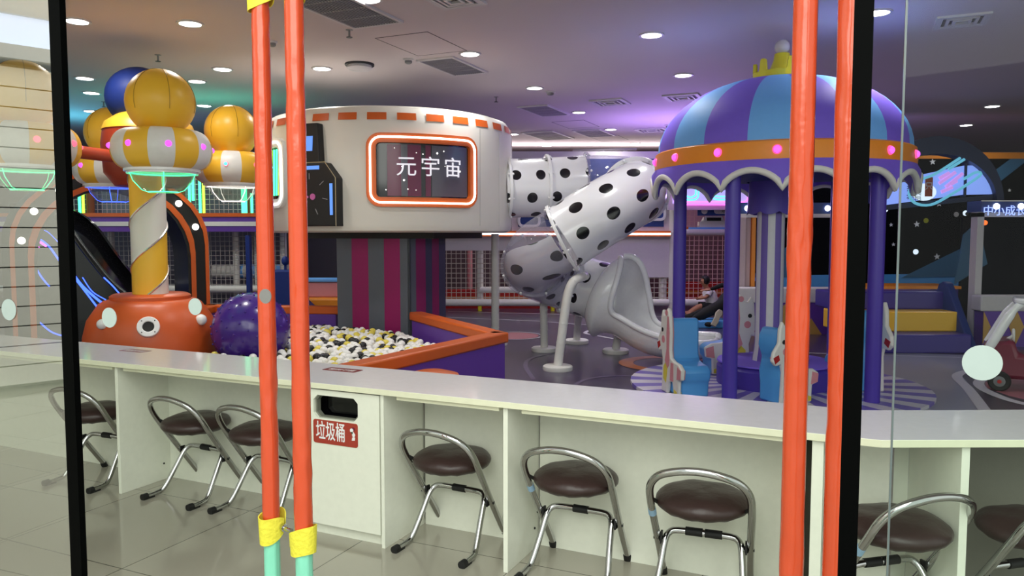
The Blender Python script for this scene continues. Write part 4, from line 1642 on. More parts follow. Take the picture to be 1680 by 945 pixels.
# valance with scallops
ns = 15
segv = ns * 14
S0 = math.radians(12.3)
vs = []
for j, rr in enumerate((KR + 0.03, KR - 0.02)):
    for i in range(segv):
        a = S0 + 2 * PI * i / segv
        f_ = (i / 14.0) % 1.0
        zb = 1.90 + 0.155 * math.sin(PI * f_) ** 0.6
        vs.append((rr * math.cos(a), rr * math.sin(a), z_b - 0.16))
        vs.append(((rr + .03) * math.cos(a), (rr + .03) * math.sin(a), (zb + z_b - .16) / 2))
        vs.append(((rr + .035) * math.cos(a), (rr + .035) * math.sin(a), zb))
fs = []
for j in range(2):
    for i in range(segv):
        i2 = (i + 1) % segv
        b = j * segv * 3
        for r_ in range(2):
            q = (b + i * 3 + r_, b + i2 * 3 + r_, b + i2 * 3 + r_ + 1, b + i * 3 + r_ + 1)
            fs.append(q if j else tuple(reversed(q)))
for i in range(segv):
    i2 = (i + 1) % segv
    b = segv * 3
    fs.append((i * 3 + 2, i2 * 3 + 2, b + i2 * 3 + 2, b + i * 3 + 2))
val = MB().add(vs, fs).build('valance', pur_vin, car, smooth=40)
pts = []
for i in range(segv):
    a = S0 + 2 * PI * i / segv
    f_ = (i / 14.0) % 1.0
    zb = 1.895 + 0.155 * math.sin(PI * f_) ** 0.6
    pts.append(((KR + .05) * math.cos(a), (KR + .05) * math.sin(a), zb))
MB().tube(pts, 0.030, 8, closed=True).build('scallop_piping', white_vin, val, smooth=60)
MB().lathe([(0.3, 2.02), (KR - .03, 2.08), (KR - .03, 2.10), (0.3, 2.05)], 48, cap=False).build('canopy_lining', blue_dk, car)
# crown, open ring with points
vs = []
cn = 120
for rr in (0.255, 0.225):
    for i in range(cn):
        a = 2 * PI * i / cn
        f_ = (i / cn * 6) % 1.0
        d_ = abs(f_ - .5) * 2
        hgt = 0.05 + 0.012 * d_ + 0.12 * min(1, max(0, 1 - d_ * 3.2) * 2.5)
        vs.append((rr * math.cos(a), rr * math.sin(a), z_t - 0.045))
        vs.append((rr * 1.05 * math.cos(a), rr * 1.05 * math.sin(a), z_t - 0.01 + hgt))
fs = []
for i in range(cn):
    i2 = (i + 1) % cn
    fs += [(i * 2, i2 * 2, i2 * 2 + 1, i * 2 + 1), (2 * cn + i * 2 + 1, 2 * cn + i2 * 2 + 1, 2 * cn + i2 * 2, 2 * cn + i * 2), (i * 2 + 1, i2 * 2 + 1, 2 * cn + i2 * 2 + 1, 2 * cn + i * 2 + 1)]
cr = MB().add(vs, fs).lathe([(0.22, z_t - .04), (0.17, z_t + 0.045), (0.11, z_t + 0.09), (0.08, z_t + .17), (0.07, z_t + .235), (1e-4, z_t + .235)], 24).build('crown', yel_br, car)
MB().ball((0, 0, z_t + 0.30), 0.072, 24).build('finial_ball', mat('pearl_globe', rgb(206, 200, 206), .25, coat=.4), cr)
# platform and centre drum
pm_ = MB()
for i in range(48):
    a0_, a1_ = 2 * PI * i / 48, 2 * PI * (i + 1) / 48
    am = (a0_ + a1_) / 2
    r0_, r1_ = 0.5, 1.42
    p_ = [(r0_ * math.cos(a0_), r0_ * math.sin(a0_)), (r1_ * math.cos(a0_), r1_ * math.sin(a0_)), (r1_ * math.cos(a1_), r1_ * math.sin(a1_)), (r0_ * math.cos(a1_), r0_ * math.sin(a1_))]
    pm_.prism(p_, 0.0, 0.03, i % 2)
pm_.build('platform', [mat('platform_lilac', rgb(120, 104, 190), .35), mat('platform_white', rgb(214, 208, 220), .35)], car, smooth=0)
MB().lathe([(0.56, 0.03), (0.56, 0.20), (0.53, 0.235), (1e-4, 0.235)], 48).build('centre_drum', pur_dk, car)
MB().lathe([(0.56, 0.245), (0.555, 0.26), (1e-4, 0.262)], 48).build('drum_top', pur_vin, car)
# striped centre column
cm = MB().lathe([(0.155, 0.255), (0.15, 0.30), (0.138, 0.36), (0.130, 0.45), (0.132, 0.9), (0.130, 1.95), (0.14, 2.05)], 60, mfun=lambda i_, k_: (k_ // 5) % 2, cap=False)
cc = cm.build('centre_column', [mat('column_silver', rgb(206, 204, 212), .3), mat('column_purple', rgb(104, 84, 170), .35)], car, loc=(-0.07, 0, 0))
# hanging inner collar
vs = []
for i in range(64):
    a = 2 * PI * i / 64
    zb = 1.73 - 0.03 * abs(math.sin(4 * a))
    vs += [(0.21 * math.cos(a), 0.21 * math.sin(a), 2.04), (0.23 * math.cos(a), 0.23 * math.sin(a), zb)]
MB().add(vs, [(i * 2, (i * 2 + 2) % 128, (i * 2 + 3) % 128, i * 2 + 1) for i in range(64)]).build('collar', pur_dk, cc)
for deg, rr in ((231, 1.10), (303, 1.04), (150, 0.99), (35, 1.0)):
    a = math.radians(deg)
    x_, y_ = rr * math.cos(a), rr * math.sin(a)
    MB().tube([(x_, y_, 0.03), (x_, y_, 2.1)], 0.066, 24).build('post', pur_dk, car)


def animal_seat(x, y, rz, sc=1.0, side=-1):
    """padded blue chair with an animal-shaped board on one side; local +x is the way it faces"""
    M = T(x, y, 0.03) @ RZ(rz) @ Matrix.Diagonal((sc, sc, sc, 1))
    MM = M @ Matrix(((1, 0, 0, 0), (0, 0, -1, 0), (0, 1, 0, 0), (0, 0, 0, 1)))
    pr = [(-.22, 0), (.20, 0), (.21, .16), (.25, .22), (.26, .31), (.20, .36), (.08, .37), (-.04, .39), (-.08, .46), (-.09, .82), (-.12, .87), (-.20, .87), (-.25, .78), (-.26, .66), (-.20, .52), (-.24, .36), (-.22, .20)]
    seat = MB().prism([(a, b) for a, b in pr], -0.17, 0.17, 0, MM).build('animal_seat', blue_seat, car, smooth=35, bevel=0.022)
    body = [(-.27, .0), (-.10, .0), (-.06, .14), (.06, .16), (.12, .0), (.22, .0), (.23, .20), (.31, .22), (.33, .34), (.24, .39), (.10, .40), (-.01, .43), (-.04, .52), (-.03, .70), (-.05, .86), (-.07, .96), (-.12, 1.0), (-.16, .92), (-.22, .90), (-.27, .97), (-.31, .88), (-.32, .72), (-.40, .62), (-.42, .52), (-.36, .46), (-.28, .48), (-.25, .38)]
    bd = MB().prism([(a, b) for a, b in body], side * 0.195 - 0.025, side * 0.195 + 0.025, 0, MM).build('side_board', white_vin, seat, smooth=25, bevel=0.012)
    for sd in (1, -1):
        f0 = side * 0.195 + sd * 0.025
        z1_, z2_ = (f0, f0 + sd * 0.004)
        z1_, z2_ = min(z1_, z2_), max(z1_, z2_)
        d_ = MB()
        d_.prism([(-.04, .52), (-.03, .72), (-.06, .90), (-.10, .90), (-.12, .70), (-.11, .52), (-.16, .38), (-.10, .28), (-.03, .34), (-.02, .43)], z1_, z2_, 0, MM)
        d_.prism(circle(0.044, 18, -.22, .62), z1_, z2_, 0, MM)
        d_.prism(circle(0.036, 14, -.13, .94), z1_, z2_, 0, MM)
        d_.prism([(.20, .21), (.31, .23), (.32, .33), (.22, .36)], z1_, z2_, 0, MM)
        d_.prism([(.00, .17), (.10, .17), (.10, .38), (.02, .38)], z1_, z2_, 0, MM)
        d_.prism([(-.20, .16), (-.12, .12), (-.08, .30), (-.14, .36), (-.20, .30)], z1_, z2_, 1, MM)
        d_.prism([(.12, .02), (.21, .02), (.21, .07), (.13, .09)], z1_, z2_, 1, MM)
        d_.prism(circle(0.026, 16, -.25, .73), z1_, z2_, 2, MM)
        d_.prism([(-.41, .56), (-.33, .59), (-.31, .53), (-.38, .49)], z1_, z2_, 3, MM)
        d_.build('board_print', [pink_v, mat('print_yellow', rgb(222, 206, 70), .5), black_m, red_v], seat, smooth=0)
    return seat


animal_seat(1.63 - KX, 7.05 - KY, math.radians(-80), 0.80, 1)
animal_seat(2.28 - KX, 8.25 - KY, math.radians(188), 0.85, -1)
animal_seat(2.42 - KX, 6.78 - KY, math.radians(28), 0.76, 1)
animal_seat(3.27 - KX, 7.35 - KY, math.radians(100), 0.88, 1)

# ---------------------------------------------------------------- black arch and black slide at the left
arch = thing('tunnel_arch', 'big black arch with orange edge stripes and round bulbs at left', 'arch', (-4.95, 9.9, 0))
AWd, ATop = 1.22, 2.27


def arch_path(w, top, n=16):
    r = min(w, 0.85)
    pts = [(-w, 0)]
    zc = top - r * 1.0
    pts.append((-w, zc))
    for k in range(1, n):
        a = PI - PI * k / n
        pts.append((w * math.cos(a), zc + (top - zc) * math.sin(a)))
    pts += [(w, zc), (w, 0)]
    return pts


MA = Matrix(((1, 0, 0, 0), (0, 0, 1, 0), (0, 1, 0, 0), (0, 0, 0, 1)))


def arch_band(w_out, w_in, t_out, t_in, y0, y1, nm, mt, parent, bev=0):
    o_, i_ = arch_path(w_out, t_out), arch_path(w_in, t_in)
    k = len(o_)
    vs = [MA @ Vector((p[0], p[1], y)) for y in (y0, y1) for L in (o_, i_) for p in L]
    fs = []
    for i in range(k - 1):
        j = i + 1
        fs += [(i, k + i, k + j, j), (2 * k + i, 2 * k + j, 3 * k + j, 3 * k + i), (i, j, 2 * k + j, 2 * k + i), (k + j, k + i, 3 * k + i, 3 * k + j)]
    fs += [(0, 2 * k, 3 * k, k), (k - 1, 2 * k - 1, 4 * k - 1, 3 * k - 1)]
    return MB().add(vs, fs).build(nm, mt, parent, smooth=40)


ab = arch_band(1.10, 0.84, 2.27, 2.05, -0.25, 0.25, 'arch_body', black_m, arch)
arch_band(1.105, 1.06, 2.275, 2.235, -0.262, -0.24, 'orange_stripe', or_vin, ab)
arch_band(0.935, 0.875, 2.13, 2.075, -0.262, -0.24, 'orange_stripe', or_vin, ab)
ap = arch_path(0.998, 2.185, 24)
m = MB()
tot = 0
prevd = 0
for i in range(1, len(ap)):
    a_, b_ = Vector(ap[i - 1]), Vector(ap[i])
    L = (b_ - a_).length
    while prevd < tot + L:
        q_ = a_ + (b_ - a_) * ((prevd - tot) / L)
        if q_.y > 1.3:
            m.ball((q_.x, -0.262, q_.y), 0.042, 14)
        prevd += 0.36
    tot += L
m.build('bulb', e_bulb, ab)
# second arch peeking at the far left edge
a2 = thing('tunnel_arch', 'dark arch side with orange stripes at the left picture edge', 'arch', (-6.05, 9.3, 0))
bpy.data.objects.remove(a2)

bs = thing('dark_slide', 'glossy black slide with blue reflection lines made as glowing tubes, descending behind the arch', 'slide', (-4.9, 10.6, 0))
YD = 10.3
dpx = [(20, 338), (60, 340), (85, 350), (110, 372), (140, 415), (175, 460), (205, 487), (222, 494), (222, 620), (20, 620)]
ctrl = smooth_path([(fx(a, YD), 0, fz(b, YD)) for a, b in dpx[:8]], 5)
poly = [(p.x, p.z) for p in ctrl] + [(fx(222, YD), 0.0), (fx(20, YD), 0.0)]
MXZ = Matrix(((1, 0, 0, 0), (0, 0, 1, 0), (0, 1, 0, 0), (0, 0, 0, 1)))
bsinv = Matrix.Translation(-bs.location)
bso = MB().prism(poly, YD, YD + 0.07, 0, MXZ).xf(bsinv).build('side_wall', black_g, bs, smooth=30)
MB().prism(poly, YD + 0.75, YD + 0.82, 0, MXZ).xf(bsinv).build('side_wall', black_g, bs, smooth=30)
bed = [(p.x, p.z - 0.16) for p in ctrl] + [(p.x, p.z - 0.22) for p in reversed(ctrl)]
MB().prism(bed, YD + 0.07, YD + 0.75, 0, MXZ).xf(bsinv).build('slide_bed', black_g, bs, smooth=30)
MB().tube([p + Vector((0, YD + 0.035, 0)) for p in ctrl], 0.045, 10).xf(bsinv).build('edge_roll', mat('black_satin', rgb(8, 8, 12), .35), bs, smooth=50)
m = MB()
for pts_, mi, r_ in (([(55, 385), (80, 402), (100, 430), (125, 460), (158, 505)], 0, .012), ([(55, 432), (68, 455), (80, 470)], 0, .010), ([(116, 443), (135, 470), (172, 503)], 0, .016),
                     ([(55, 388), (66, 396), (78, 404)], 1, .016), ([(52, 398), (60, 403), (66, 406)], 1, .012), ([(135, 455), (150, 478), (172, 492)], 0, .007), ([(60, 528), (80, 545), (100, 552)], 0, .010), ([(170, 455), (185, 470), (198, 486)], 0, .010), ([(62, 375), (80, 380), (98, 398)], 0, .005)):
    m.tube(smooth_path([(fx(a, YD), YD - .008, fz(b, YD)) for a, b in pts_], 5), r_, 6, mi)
m.xf(bsinv).build('reflection_line', [e_blue, e_pink], bs)  # reflected lights on the black wall, built as glowing tubes
arch.location = (-4.95, 9.5, 0)
arch.rotation_euler = (0, 0, math.radians(43))

# ---------------------------------------------------------------- left play structure (upper deck with nets and neon)
pf = thing('play_frame', 'two-level netted play frame with purple deck band and neon tubes behind the ride', 'play structure', (-5.0, 12.6, 0))
fi = Matrix.Translation(-pf.location)
Yf = 12.4




x0_, x1_ = fx(-60), fx(470)
m = MB().box((x0_, Yf - .1, fz(380)), (x1_, Yf + 1.2, fz(356)), 0)
m.xf(fi)
dk_ = m.build('deck', pit_pur, pf, smooth=0)
MB().box((x0_, Yf - .115, fz(371)), (x1_, Yf - .1, fz(364))).xf(fi).build('white_stripe', white_vin, dk_, smooth=0)
MB().box((x0_, Yf - .12, fz(356)), (x1_, Yf - .02, fz(350))).xf(fi).build('orange_edge', or_vin, dk_, smooth=0)
for px in (95, 165, 240, 325, 375, 411, 455):
    m = MB().tube([(fx(px), Yf + .35, 0), (fx(px), Yf + .35, fz(380))], 0.055, 12)
    m.xf(fi)
    m.build('post', white_vin, pf)
for px in (152, 300, 411):
    m = MB().tube([(fx(px), Yf, fz(356)), (fx(px), Yf, fz(262))], 0.06, 12)
    m.xf(fi)
    m.build('post', mat('post_orange_brown', rgb(120, 66, 34), .5), pf)
m = MB()
net(m, fi @ T(fx(60), Yf + .25, 0.3), fx(460) - fx(60), fz(380) - 0.3, 0.075, 0.004)
net(m, fi @ T(fx(100), Yf + .04, fz(352)), fx(460) - fx(100), fz(262) - fz(352), 0.075, 0.004)
m.build('net', mat('net_cord', rgb(168, 160, 160), .7), pf, smooth=0)
for px, mm, lo, hi in ((137, e_green, 357, 308), (143, e_lime, 357, 308), (316, e_green, 352, 300), (333, e_green, 356, 296), (339, e_lime, 356, 298), (405, e_green, 352, 300), (417, e_green, 352, 318), (322, e_green, 330, 296)):
    w = 0.022 if px != 405 else 0.05
    m = MB().tube([(fx(px), Yf - .05, fz(lo)), (fx(px), Yf - .05, fz(hi))], w, 8)
    m.xf(fi)
    m.build('neon_tube', mm, pf)
m = MB().tube([(x0_, Yf + .2, .62), (x1_, Yf + .2, .62)], 0.06, 12).tube([(fx(330), Yf + .5, .9), (fx(480), Yf + .5, .9)], 0.11, 16)
m.xf(fi)
m.build('rail', white_vin, pf)
m = MB()
for k in range(5):
    xa = fx(372) + k * .22
    m.tube([(xa, Yf + .5, .9), (xa + .11, Yf + .5, .9)], 0.115, 16)
m.xf(fi)
m.build('blue_roll', blue_lt, pf)
m = MB().box((x0_, Yf + 2.4, 0), (x1_ + .6, Yf + 2.5, 2.6))
m.xf(fi)
m.build('rear_panel', mat('panel_dusk', rgb(92, 86, 100), .6), pf, smooth=0)
m = MB().box((fx(105), Yf + 1.2, fz(352)), (fx(460), Yf + 1.25, fz(270)))
m.xf(fi)
m.build('upper_panel', mat('panel_grey_green', rgb(96, 104, 104), .6), pf, smooth=0)

# navy armchair-like kiosk and soft play seats seen between the poles
ks = thing('control_kiosk', 'navy play kiosk with round-topped knob between the left padded poles', 'kiosk', (fx(468, 11.4), 11.4, 0))
MB().box((-.30, -.15, 0), (.12, .2, fz(443, 11.4))).build('kiosk_body', blue_dk, ks, smooth=0, bevel=.02)
MB().tube([(0, 0, fz(443, 11.4)), (0, 0, fz(432, 11.4))], 0.02, 10).ball((0, 0, fz(428, 11.4)), 0.055, 16, 0, (1, 1, 1.3)).build('knob', blue_dk, ks)
MB().box((-.62, .1, 0), (-.56, .2, 1.5)).build('side_post', blue_dk, ks, smooth=0)
m = MB().prism([(0.1, 0), (.52, 0), (.50, .22), (.42, .42), (.28, .55), (.1, .60)], -.15, .15, 0, Matrix(((1, 0, 0, 0), (0, 0, 1, 0), (0, 1, 0, 0), (0, 0, 0, 1))))
m.build('side_fin', blue_dk, ks, smooth=0)
sb = thing('soft_bench', 'low padded bench with blue, white and orange top behind the pit', 'soft play bench', (fx(530, 12.0), 12.0, 0))
MB().box((-.75, -.3, 0), (1.0, .3, fz(487, 12))).build('bench_base', or_band, sb, smooth=0, bevel=.03)
MB().box((-.70, -.1, fz(487, 12)), (1.0, .3, fz(462, 12))).build('bench_side', pink_v, sb, smooth=0, bevel=.02)
MB().box((-.70, -.12, fz(462, 12)), (1.0, .3, fz(457, 12))).build('bench_top', blue_lt, sb, smooth=0, bevel=.01)

# ---------------------------------------------------------------- far wall structure: nets, panel, LED shelf, blue boards
fw = thing('net_wall', 'white-panelled play wall with nets, pipes and LED shelf behind the slide', 'play structure', (0.8, 15.6, 0))
wi = Matrix.Translation(-fw.location)
Yw = 15.2
wx = lambda px: fx(px, Yw)
wz = lambda py: fz(py, Yw)
XA, XB = wx(470), wx(1098)


def pw(mb, nm, mt, sm=0, bev=0, parent=fw):
    mb.xf(wi)
    return mb.build(nm, mt, parent, smooth=sm, bevel=bev)


pw(MB().box((wx(700), Yw, wz(411)), (XB, Yw + .06, wz(388))), 'upper_panel', wall_wht)
pw(MB().box((wx(955), Yw - .01, wz(455)), (XB, Yw + .05, wz(388))), 'white_panel', wall_wht)
pw(MB().box((wx(700), Yw - .10, wz(388)), (XB, Yw + .05, wz(379))), 'orange_shelf', or_vin)
pw(MB().box((wx(700), Yw - .115, wz(385.5)), (XB, Yw - .10, wz(382.5))), 'light_strip', e_white)
bb_ = pw(MB().box((wx(840), Yw, wz(379)), (XB, Yw + .08, wz(250))), 'board_frame', wall_wht)
pw(MB().box((wx(850), Yw - .012, wz(372)), (wx(1088), Yw, wz(262))), 'blue_board', blue_board, parent=fw)
m = MB()
Mb = Matrix(((1, 0, 0, 0), (0, 0, 1, 0), (0, 1, 0, 0), (0, 0, 0, 1)))
for (cx_, cz_, w, h) in ((1040, 300, .95, .30), (1056, 345, .85, .42), (868, 362, .45, .26)):
    m.ring(rrect(w, h, .1, 5, wx(cx_), wz(cz_)), rrect(w - .1, h - .1, .06, 5, wx(cx_), wz(cz_)), Yw - .03, Yw - .012, 0, Mb)
pw(m, 'board_outline', white_pl)
m = MB()
m.tube([(wx(940), Yw + .2, wz(247)), (wx(1045), Yw + .2, wz(245))], .03, 6)
for q_ in range(3):
    m.tube([(wx(950 + q_ * 38), Yw + .2, wz(247)), (wx(950 + q_ * 38), Yw + .2, wz(250))], .05, 8)
pw(m, 'rail_lamp', ring_m)
m = MB()
for px in (500, 540, 787, 1090):
    m.tube([(wx(px), Yw + .1, 0.18), (wx(px), Yw + .1, wz(400))], .07, 12)
pw(m, 'post', white_vin, 40)
m = MB()
for px in (765, 915):
    m.tube([(wx(px), Yw + 1.2, 0.0), (wx(px), Yw + 1.2, wz(400))], .06, 12)
pw(m, 'inner_post', pink_v, 40)
m = MB().tube([(XA, Yw, 0.17), (XB, Yw, 0.17)], .07, 12).tube([(wx(787), Yw + .05, 0.42), (wx(930), Yw + .05, 0.42)], .06, 12)
pw(m, 'bottom_rail', white_vin, 40)
m = MB()
for q_ in range(3):
    m.tube([(wx(787 + q_ * 120), Yw, 0.0), (wx(787 + q_ * 120), Yw, 0.1)], .04, 8)
pw(m, 'yellow_foot', yel_br, 40)
m = MB()
net(m, wi @ T(XA, Yw + .02, 0.17), XB - XA, wz(408) - 0.17, 0.095, 0.006)
m.build('net', mat('net_cord_light', rgb(200, 190, 180), .7), fw, smooth=0)
# red and orange wave slides behind the net
m = MB()
for k, (mi) in enumerate((0, 1, 0)):
    o0 = k * .16
    pts_t = [(wx(470 + i * 32), wz(405 + i * 6.0 + 8 * math.sin(i * .9)) - .25 - o0 * 1.1) for i in range(20)]
    for i in range(19):
        (xa, za), (xb, zb) = pts_t[i], pts_t[i + 1]
        za, zb = max(za, .12 + .13 * (2 - k)), max(zb, .12 + .13 * (2 - k))
        m.prism([(xa, za - .26), (xb, zb - .26), (xb, zb), (xa, za)], Yw + .55 - k * .02, Yw + .75 + k * .0, mi, Mb)
pw(m, 'wave_slide', [red_v, mat('slide_orange', rgb(196, 110, 34), .4)])
pw(MB().box((XA, Yw + 2.0, 0), (XB, Yw + 2.1, wz(390))), 'rear_panel', mat('panel_maroon', rgb(88, 66, 74), .6))

# pink netted play room behind the carousel
pk = thing('netted_room', 'pink-lit netted play room with neon sign behind the carousel posts', 'play structure', (3.6, 15.4, 0))
ki = Matrix.Translation(-pk.location)


def pkb(mb, nm, mt, sm=0, parent=pk):
    mb.xf(ki)
    return mb.build(nm, mt, parent, smooth=sm)


XC, XD = wx(1100), wx(1232)
m = MB()
net(m, T(XC, Yw + .02, .17), XD - XC, wz(340) - .17, .09, .006)
pkb(m, 'net', mat('net_cord_pink', rgb(214, 170, 170), .7))
pkb(MB().box((XC, Yw + 2.2, 0), (XD + .6, Yw + 2.3, wz(378))), 'rear_panel', mat('panel_mauve', rgb(122, 86, 98), .6))
pkb(MB().box((XC, Yw + 1.2, wz(376)), (XD + .3, Yw + 1.3, wz(338))), 'rear_panel_upper', mat('panel_pink', rgb(206, 160, 168), .6))
pkb(MB().tube([(XC, Yw - .02, wz(381)), (XD, Yw - .02, wz(381))], .06, 12), 'white_bar', white_vin, 40)
pkb(MB().box((XC, Yw - .03, wz(377)), (wx(1128), Yw + .05, wz(372))), 'orange_trim', or_vin)
pkb(MB().box((wx(1128), Yw - .03, wz(377)), (XD, Yw + .05, wz(373))), 'blue_trim', blue_lt)
m = MB().tube([(XC, Yw, .17), (XD, Yw, .17)], .07, 12)
for px in (1103, 1232):
    m.tube([(wx(px), Yw, 0), (wx(px), Yw, wz(330))], .07, 12)
pkb(m, 'white_pipe', white_vin, 40)
pkb(MB().box((XC, Yw + .5, .05), (XD, Yw + .6, .55)).box((XC, Yw + .48, .30), (XD, Yw + .5, .37), 1), 'red_step', [red_v, mat('slide_orange', rgb(196, 110, 34), .4)])
# toy van on the ledge
m = MB().prism([(-.28, 0), (.28, 0), (.26, .12), (.20, .13), (.16, .22), (-.16, .22), (-.20, .13), (-.27, .11)], -.1, .1, 0, T(wx(1170), Yw + .1, wz(373)) @ Mb).box((-.14, -.11, .13), (.14, -.105, .19), 1, T(wx(1170), Yw + .1, wz(373)))
m.build('toy_car', [white_vin, black_m], smooth=0)
tag(bpy.data.objects['toy_car'], 'white toy van on the ledge of the netted room', 'toy car')
# neon sign
sgn = thing('neon_sign', 'lavender light box with pink border and cyan neon letters behind the carousel', 'neon sign', (wx(1160), Yw - .3, wz(320)))
w_, h_ = (wx(1236) - wx(1096)), wz(290) - wz(341)
MB().box((-w_ / 2, 0, -h_ / 2), (w_ / 2, .12, h_ / 2)).build('light_box', wall_wht, sgn, smooth=0)
MB().box((-w_ / 2 + .08, -.01, -h_ / 2 + .12), (w_ / 2 - .08, 0, h_ / 2 - .02)).build('face', e_lav, sgn, smooth=0)
m = MB()
for g_ in (0, .05):
    rr = rrect(w_ - .22 - 2 * g_, h_ - .10 - 2 * g_, .08, 4)
    m.tube([(x, -.03, z + .05) for x, z in rr], .012, 6, closed=True)
m.build('border_tube', e_pink, sgn)
m = MB()
for g_ in (0, .055):
    m.tube(smooth_path([(-.60 + g_, -.03, .2), (-.60 + g_, -.03, 0), (-.56 + g_ * .8, -.03, -.09 + g_), (-.42, -.03, -.12 + g_), (-.30 - g_ * .8, -.03, -.09 + g_), (-.27 - g_, -.03, 0), (-.27 - g_, -.03, .2)], 4), .013, 6)
    m.tube(smooth_path([(.28, -.03, .14 - g_), (.08 + g_, -.03, .14 - g_), (-.02 + g_, -.03, .08), (-.03 + g_, -.03, -.02), (.05 + g_ * .5, -.03, -.10 + g_), (.28, -.03, -.11 + g_)], 4), .013, 6)
m.tube([(.36, -.03, .14), (.36, -.03, -.11)], .013, 6).tube([(.41, -.03, .14), (.41, -.03, -.11)], .013, 6)
m.build('letter_tube', e_cyan, sgn)
# small notice under it
nb_ = thing('instruction_sign', 'navy sign with white cloud and dark characters under the neon sign', 'sign', (wx(1185), Yw - .2, wz(347)))
MB().box((-.55, 0, -.09), (.55, .03, .08)).build('board', blue_board, nb_, smooth=0)
m = MB().prism([(x * 1.0, z) for x, z in rrect(.75, .13, .06, 5, .14, 0.01)], -.008, 0, 0, Mb).prism(circle(.06, 16, -.42, 0), -.01, 0, 0, Mb)
m.build('cloud', wall_wht, nb_)
text_mesh('lettering', '进入游乐区', .085, T(.12, -.012, .0) @ RX(PI / 2), black_m, nb_, .001)

# ---------------------------------------------------------------- right side: base wall with triangles, padded steps, star wall
Yr = 10.6
rx = lambda px, Y=Yr: fx(px, Y)
rz_ = lambda py, Y=Yr: fz(py, Y)
bw = thing('padded_wall', 'low white and purple padded wall with orange triangles behind the carousel', 'padded wall', (rx(1320), 11.6, 0))
Y1 = 11.6
i_ = Matrix.Translation(-bw.location)
MB().box((rx(1208, Y1), Y1, .0), (rx(1432, Y1), Y1 + .2, rz_(497, Y1))).xf(i_).build('purple_pad', pit_pur, bw, smooth=0)
MB().box((rx(1208, Y1), Y1 - .02, rz_(497, Y1)), (rx(1432, Y1), Y1 + .22, rz_(472, Y1))).xf(i_).build('white_cap', wall_wht, bw, smooth=0, bevel=.02)
m = MB()
tri_m = mat('triangle_ochre', rgb(206, 160, 84), .45)
for (cx_, zz, up_) in ((1222, 0, 0), (1285, 1, 0), (1333, 2, 0), (1375, 1, 0), (1400, 0, 0)):
    x = rx(cx_, Y1)
    zt, zb = rz_(498, Y1), rz_(558, Y1)
    if zz == 0:
        m.prism([(x - .22, zb), (x + .28, zb), (x - .05, zt)], Y1 - .012, Y1, 0, Mb)
    elif zz == 1:
        m.prism([(x - .2, (zt + zb) / 2), (x + .05, zt), (x + .05, zb)], Y1 - .012, Y1, 0, Mb)
    else:
        m.prism([(x - .22, zb), (x + .22, zb), (x, (zt + zb) / 2 + .05)], Y1 - .012, Y1, 0, Mb)
m.xf(i_).build('triangle_patch', tri_m, bw, smooth=0)

# white framed opening with pink curtain and orange jamb, left of star wall
wf = thing('white_beam_frame', 'white beam and blue fascia with round bulbs behind the carousel column', 'beam', (rx(1330, 12), 12.0, 0))
i_ = Matrix.Translation(-wf.location)
Y2_ = 12.0
f2 = lambda px: fx(px, Y2_)
g2 = lambda py: fz(py, Y2_)
MB().box((f2(1205), Y2_, g2(357)), (f2(1400), Y2_ + .15, g2(351))).xf(i_).build('beam', wall_wht, wf, smooth=0)
MB().box((f2(1205), Y2_, g2(351)), (f2(1400), Y2_ + .15, g2(333))).xf(i_).build('fascia', blue_board, wf, smooth=0)
m = MB()
for px in (1224, 1355, 1368):
    m.ball((f2(px), Y2_ - .01, g2(342)), .045, 12)
m.xf(i_).build('bulb', e_bulb, wf)
MB().box((f2(1208), Y2_ - .02, g2(470)), (f2(1222), Y2_ + .2, g2(357))).box((f2(1222), Y2_ + .05, g2(470)), (f2(1232), Y2_ + .1, g2(357))).xf(i_).build('curtain', mat('curtain_pink', rgb(206, 184, 186), .6), wf, smooth=0)
MB().box((f2(1233), Y2_, g2(470)), (f2(1239), Y2_ + .15, g2(357))).xf(i_).build('jamb', or_band, wf, smooth=0)
for px in (1212, 1395):
    MB().box((f2(px) - .03, Y2_ + .16, 0), (f2(px) + .03, Y2_ + .22, g2(351))).xf(i_).build('upright', wall_wht, wf, smooth=0)

# steps
stp = thing('padded_steps', 'purple and orange padded steps up to the trampoline area', 'padded steps', (rx(1510), 10.0, 0))
Ys = 9.7
f3 = lambda px: fx(px, Ys)
g3 = lambda py, Y=Ys: fz(py, Y)
i_ = Matrix.Translation(-stp.location)
navy_st = mat('step_indigo', rgb(58, 42, 140), .4)
MB().box((f3(1400), Ys, 0), (f3(1600), Ys + .5, .24)).xf(i_).build('step', navy_st, stp, smooth=0, bevel=.02)
MB().box((f3(1400), Ys + .32, .24), (f3(1600), Ys + .9, .50)).xf(i_).build('step', yel_vin, stp, smooth=0, bevel=.02)
MB().box((f3(1400), Ys + .66, .50), (f3(1600), Ys + 1.2, .74)).xf(i_).build('step', navy_st, stp, smooth=0, bevel=.02)
MB().box((5.0, 10.9, 0), (6.34, 11.55, .74)).box((5.0, 10.86, .74), (6.36, 11.57, .78), 1).xf(i_).build('platform', [navy_st, or_band], stp, smooth=0)
m = MB().prism([(-.55, 0), (.45, 0), (.45, .12), (.40, .60), (.28, .84), (.18, .88), (.10, .86)], -.05, .05, 0, T(f3(1604), Ys + .5, 0) @ RZ(math.radians(90)) @ Mb)
m.xf(i_).build('side_fin', blue_dk, stp, smooth=0, bevel=.015)

